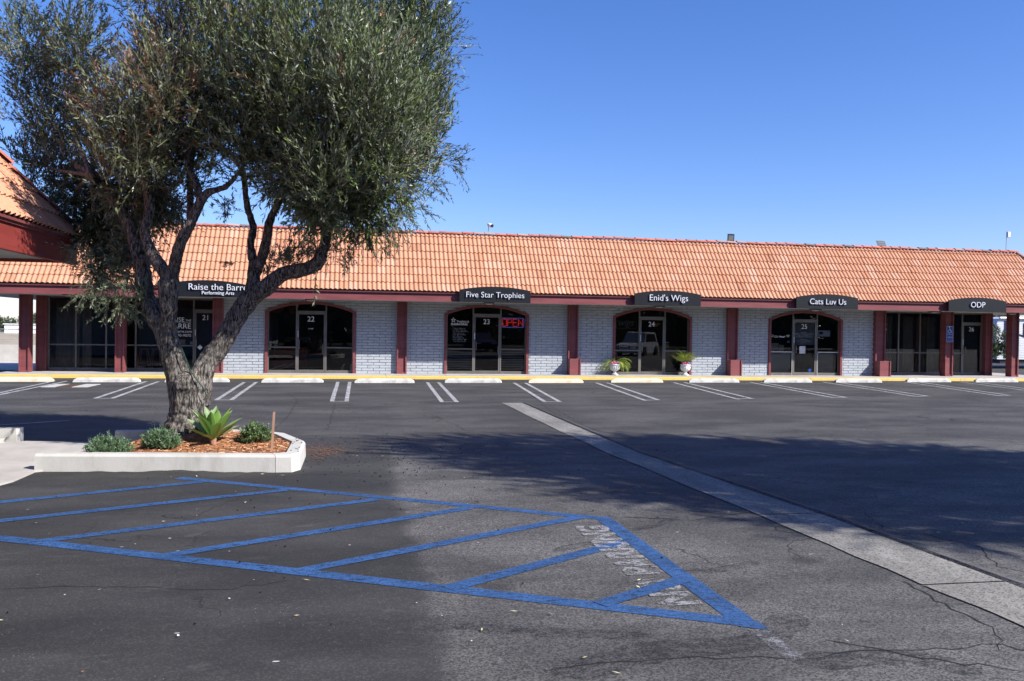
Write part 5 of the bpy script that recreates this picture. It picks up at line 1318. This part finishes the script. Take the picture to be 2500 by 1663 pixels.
leafy_tree('bush', 37.0, 38.8, .9, 1.6, 'low bush in front of the travel trailer', 42, 160, .08, .05, (.06, .09, .035), .0, trunk=False, cat='bush')
leafy_tree('background_tree', 50, 62, 5.5, 7, 'broad green tree behind the travel trailer', 43, 400, .3, .17, group='trees beyond the trailer')

# =================================================================== OFF-FRAME: the trees that shade the lot and show in the window glass
def shade_tree(x, y, blobs, label, seed, trunkh):
    t = empty('shade_tree', (x, y, 0), label, 'tree', 'tall trees beside the lot'); r = np.random.default_rng(seed); VV, TT = [], []
    m = MB(); m.smooth = True; m.tube([(x, y, 0), (x+.1, y, trunkh*.5), (x, y, trunkh)], [.3, .22, .15], 10)
    for c, rr in blobs: m.tube([(x, y, trunkh*.8), tuple(np.array(c)*.6+np.array([x, y, trunkh])*.4), c], [.09, .06, .02], 6)
    m.build('trunk', 'bark', t)
    for c, rr in blobs:
        n = int(240*rr*rr)+50; d = unit(r.normal(size=(n, 3))); base = np.array(c)+d*rr*r.random((n, 1))**.45*np.array([1, 1, .7])
        v, tt = shoots(base, unit(d+r.normal(0, .5, (n, 3))), r.uniform(.4, .9, n), 8, .16, .055, r, np.array([.05, .075, .03])*(1+r.normal(0, .2, (n, 1))), .6); VV.append(v); TT.append(tt)
    quads('crown', np.concatenate(VV), np.concatenate(TT), 'leaf', t)
cot = 1/math.tan(math.radians(SUN_EL)); ox, oy = cot*math.sin(math.radians(SUN_AZ)), -cot*math.cos(math.radians(SUN_AZ))
bl1, bl2 = [], []
for (sx, sy_, rr, z) in ((1.5, 12.6, .55, 8.2), (1.7, 11.3, .6, 8.), (2.8, 12.4, .9, 8.3), (2.6, 10.6, .8, 7.8), (3.0, 9.3, .75, 7.6), (4.4, 12.2, 1.15, 8.2), (4.2, 10.4, 1.2, 7.6), (3.9, 8.5, .8, 7.2), (6.0, 11.4, 1.5, 7.8), (5.4, 9.2, 1.3, 7.3), (4.9, 7.4, .8, 7.)):
    bl1.append(((sx+ox*z, sy_+oy*z, z), rr))
for (sx, sy_, rr, z) in ((7.8, 10.6, 1.5, 7.4), (7.3, 8.4, 1.5, 7.), (6.0, 6.9, .9, 6.8), (9.4, 9.2, 1.6, 7.2), (9.0, 7.0, 1.6, 6.8), (11.5, 8.2, 1.8, 7.), (11.5, 5.6, 1.8, 6.8), (13.5, 8, 2., 7.)):
    bl2.append(((sx+ox*z, sy_+oy*z, z), rr))
shade_tree(12.3, 4.0, bl1, 'tall shade tree beside the lot whose shadow crosses the gutter', 51, 6.2)
shade_tree(16.0, 1.8, bl2, 'second tall shade tree beside the lot, further from the gutter', 52, 5.6)
for i, (x, y, h, w) in enumerate(((-22, -20, 9, 10), (-11, -22, 10, 10), (1, -19, 9, 10), (12, -23, 11, 11), (24, -20, 9, 11), (36, -24, 10, 12), (50, -20, 9, 12))):
    leafy_tree('street_tree', x, y, h, w, 'street tree across the lot behind the viewer', 60+i, 260, .55, .34, (.035, .05, .022), .0, 'street trees behind the viewer')

ob = empty('reflection_blocker', (10, -38, 0), 'unseen long low building added behind the viewer to darken the window reflections', 'building')  # added out of view to block the bright horizon in the shop glass
MB().box(-70, 100, -46, -38, 0, 4.6).build('wall', 'far_wall', ob); MB().box(-70.6, 100.6, -46.6, -37.2, 4.6, 5.4).build('roof', 'maroon', ob)
def parked_car(x, y, rz, paint_, label, suv):
    t = empty('parked_car', (x, y, 0), label, 'car', 'cars parked across the lot behind the viewer'); t.rotation_euler = (0, 0, rz)
    h = 1.66 if suv else 1.42; L = 2.25; wd_ = .90
    def prism_(prof, hw, hw2=None):
        m = MB(); n = len(prof); hw2 = hw2 or hw; zm = max(p[1] for p in prof); z0 = min(p[1] for p in prof)
        f = lambda z: hw+(hw2-hw)*(z-z0)/(zm-z0)
        m.add([(px+x, y-f(pz), pz) for px, pz in prof]+[(px+x, y+f(pz), pz) for px, pz in prof], [tuple(range(n)), tuple(range(2*n-1, n-1, -1))]+[(i, n+i, n+(i+1) % n, (i+1) % n) for i in range(n)]); return m
    low = [(-L, .35), (-L+.1, .22), (L-.1, .22), (L, .4), (L-.05, .72), (L-.35, .82), (.95, .93), (-L+.35, .96), (-L+.05, .9), (-L, .6)]
    prism_(low, wd_, wd_-.06).build('body', paint_, t)
    cab = [(-L+(.12 if suv else .55), .90), (1.05, .90), (.35, h-.06), (.1, h), (-L+(.55 if suv else 1.15), h), (-L+(.25 if suv else .85), h-.1)]
    c = prism_(cab, wd_-.08, wd_-.22).build('cabin', paint_, t)
    win = [(-L+(.35 if suv else .85), .97), (.82, .97), (.28, h-.13), (-L+(.5 if suv else 1.1), h-.13)]
    prism_(win, wd_-.085, wd_-.185).build('side_window', 'glass_dark', c)
    for sx in (-1.4, 1.35):
        for sd in (-1, 1):
            pts = [(x+sx+.33*math.cos(2*math.pi*i/20), .33+.33*math.sin(2*math.pi*i/20)) for i in range(20)]
            w_ = MB().prism(pts, y+sd*(wd_-.02)-.1, y+sd*(wd_-.02)+.1).build('wheel', 'black_metal', t)
    for sd in (-1, 1):
        MB().box(x-L-.01, x-L+.1, y+sd*.62-.17, y+sd*.62+.17, .62, .8).build('tail_light', 'red_cloth', t); MB().box(x+L-.15, x+L+.0, y+sd*.6-.2, y+sd*.6+.2, .58, .7).build('headlight', 'bare_alu', t)
for a in ((19.6, 2.4, 2.2, 'white_plastic', 'white sport utility car parked off to the right of the view', True), (9.5, -5.5, 1.5, 'navy', 'dark blue saloon parked behind the viewer to the right', False), (-4.2, -6.0, 1.6, 'black_metal', 'black sport utility car parked behind the viewer', True), (-19, -5, 1.55, 'grey_metal', 'silver saloon parked behind the viewer to the left', False)): parked_car(*a)
# =================================================================== LITTER
lv, lt = [], []
def bit(x, y, L, w, c, z=.014):
    a = R.uniform(0, 6.28); d = np.array([math.cos(a), math.sin(a), R.uniform(-.15, .15)])*L/2; s_ = np.array([-math.sin(a), math.cos(a), R.uniform(-.3, .3)])*w/2; p = np.array([x, y, z])
    lv.append([p-d, p-s_, p+d, p+s_]); lt.append(np.array(c)*R.uniform(.7, 1.2))
for k in range(240):                        # fallen olives: tiny dark fruit
    if R.random() < .75: x, y = R.gauss(.25, .75), R.gauss(11.3, 1.2)
    else: x, y = R.uniform(-2.5, 3), R.uniform(5, 13.5)
    if inside((x, y), isl) or x < -.6 and y > 10.2: continue
    s_ = R.uniform(.004, .0075); c = np.array([x, y, s_+.002])
    for (u, v) in (((1, 0, 0), (0, 1, 0)), ((1, 0, 0), (0, 0, 1)), ((0, 1, 0), (0, 0, 1))):
        u, v = np.array(u)*s_*1.4, np.array(v)*s_; lv.append([c-u, c-v, c+u, c+v]); lt.append(np.array((.018, .013, .016)))
for k in range(70):
    x, y = R.uniform(-3, 4), R.uniform(4, 14)
    if inside((x, y), isl): continue
    bit(x, y, R.uniform(.015, .045), R.uniform(.006, .012), R.choice(((.45, .42, .24), (.50, .40, .22), (.30, .16, .08), (.62, .60, .52))))
for px, py in ((1255, 1497), (1345, 1503), (1505, 1648), (1560, 1420), (1558, 1437), (748, 1420), (640, 1160), (690, 1163), (480, 1165)): x, y = XY(px, py); bit(x, y, .055, .012, (.62, .58, .36))
for px, py in ((435, 1557), (243, 1444), (158, 1457), (330, 1332), (560, 1466), (1180, 1180), (560, 1350)): x, y = XY(px, py); bit(x, y, .022, .014, (.75, .75, .73))
for k in range(14):                         # olives on the island kerb
    x, y = R.uniform(-.78, -.66), R.uniform(10.5, 12.2); s_ = .007; c = np.array([x, y, KH+s_])
    if not inside((x, y), isl): continue
    for (u, v) in (((1, 0, 0), (0, 1, 0)), ((1, 0, 0), (0, 0, 1)), ((0, 1, 0), (0, 0, 1))):
        u, v = np.array(u)*s_*1.4, np.array(v)*s_; lv.append([c-u, c-v, c+u, c+v]); lt.append(np.array((.018, .013, .016)))
tag(quads('leaf_litter', lv, lt, 'chips'), 'fallen olives and dry leaves scattered on the asphalt', 'litter', kind='stuff')
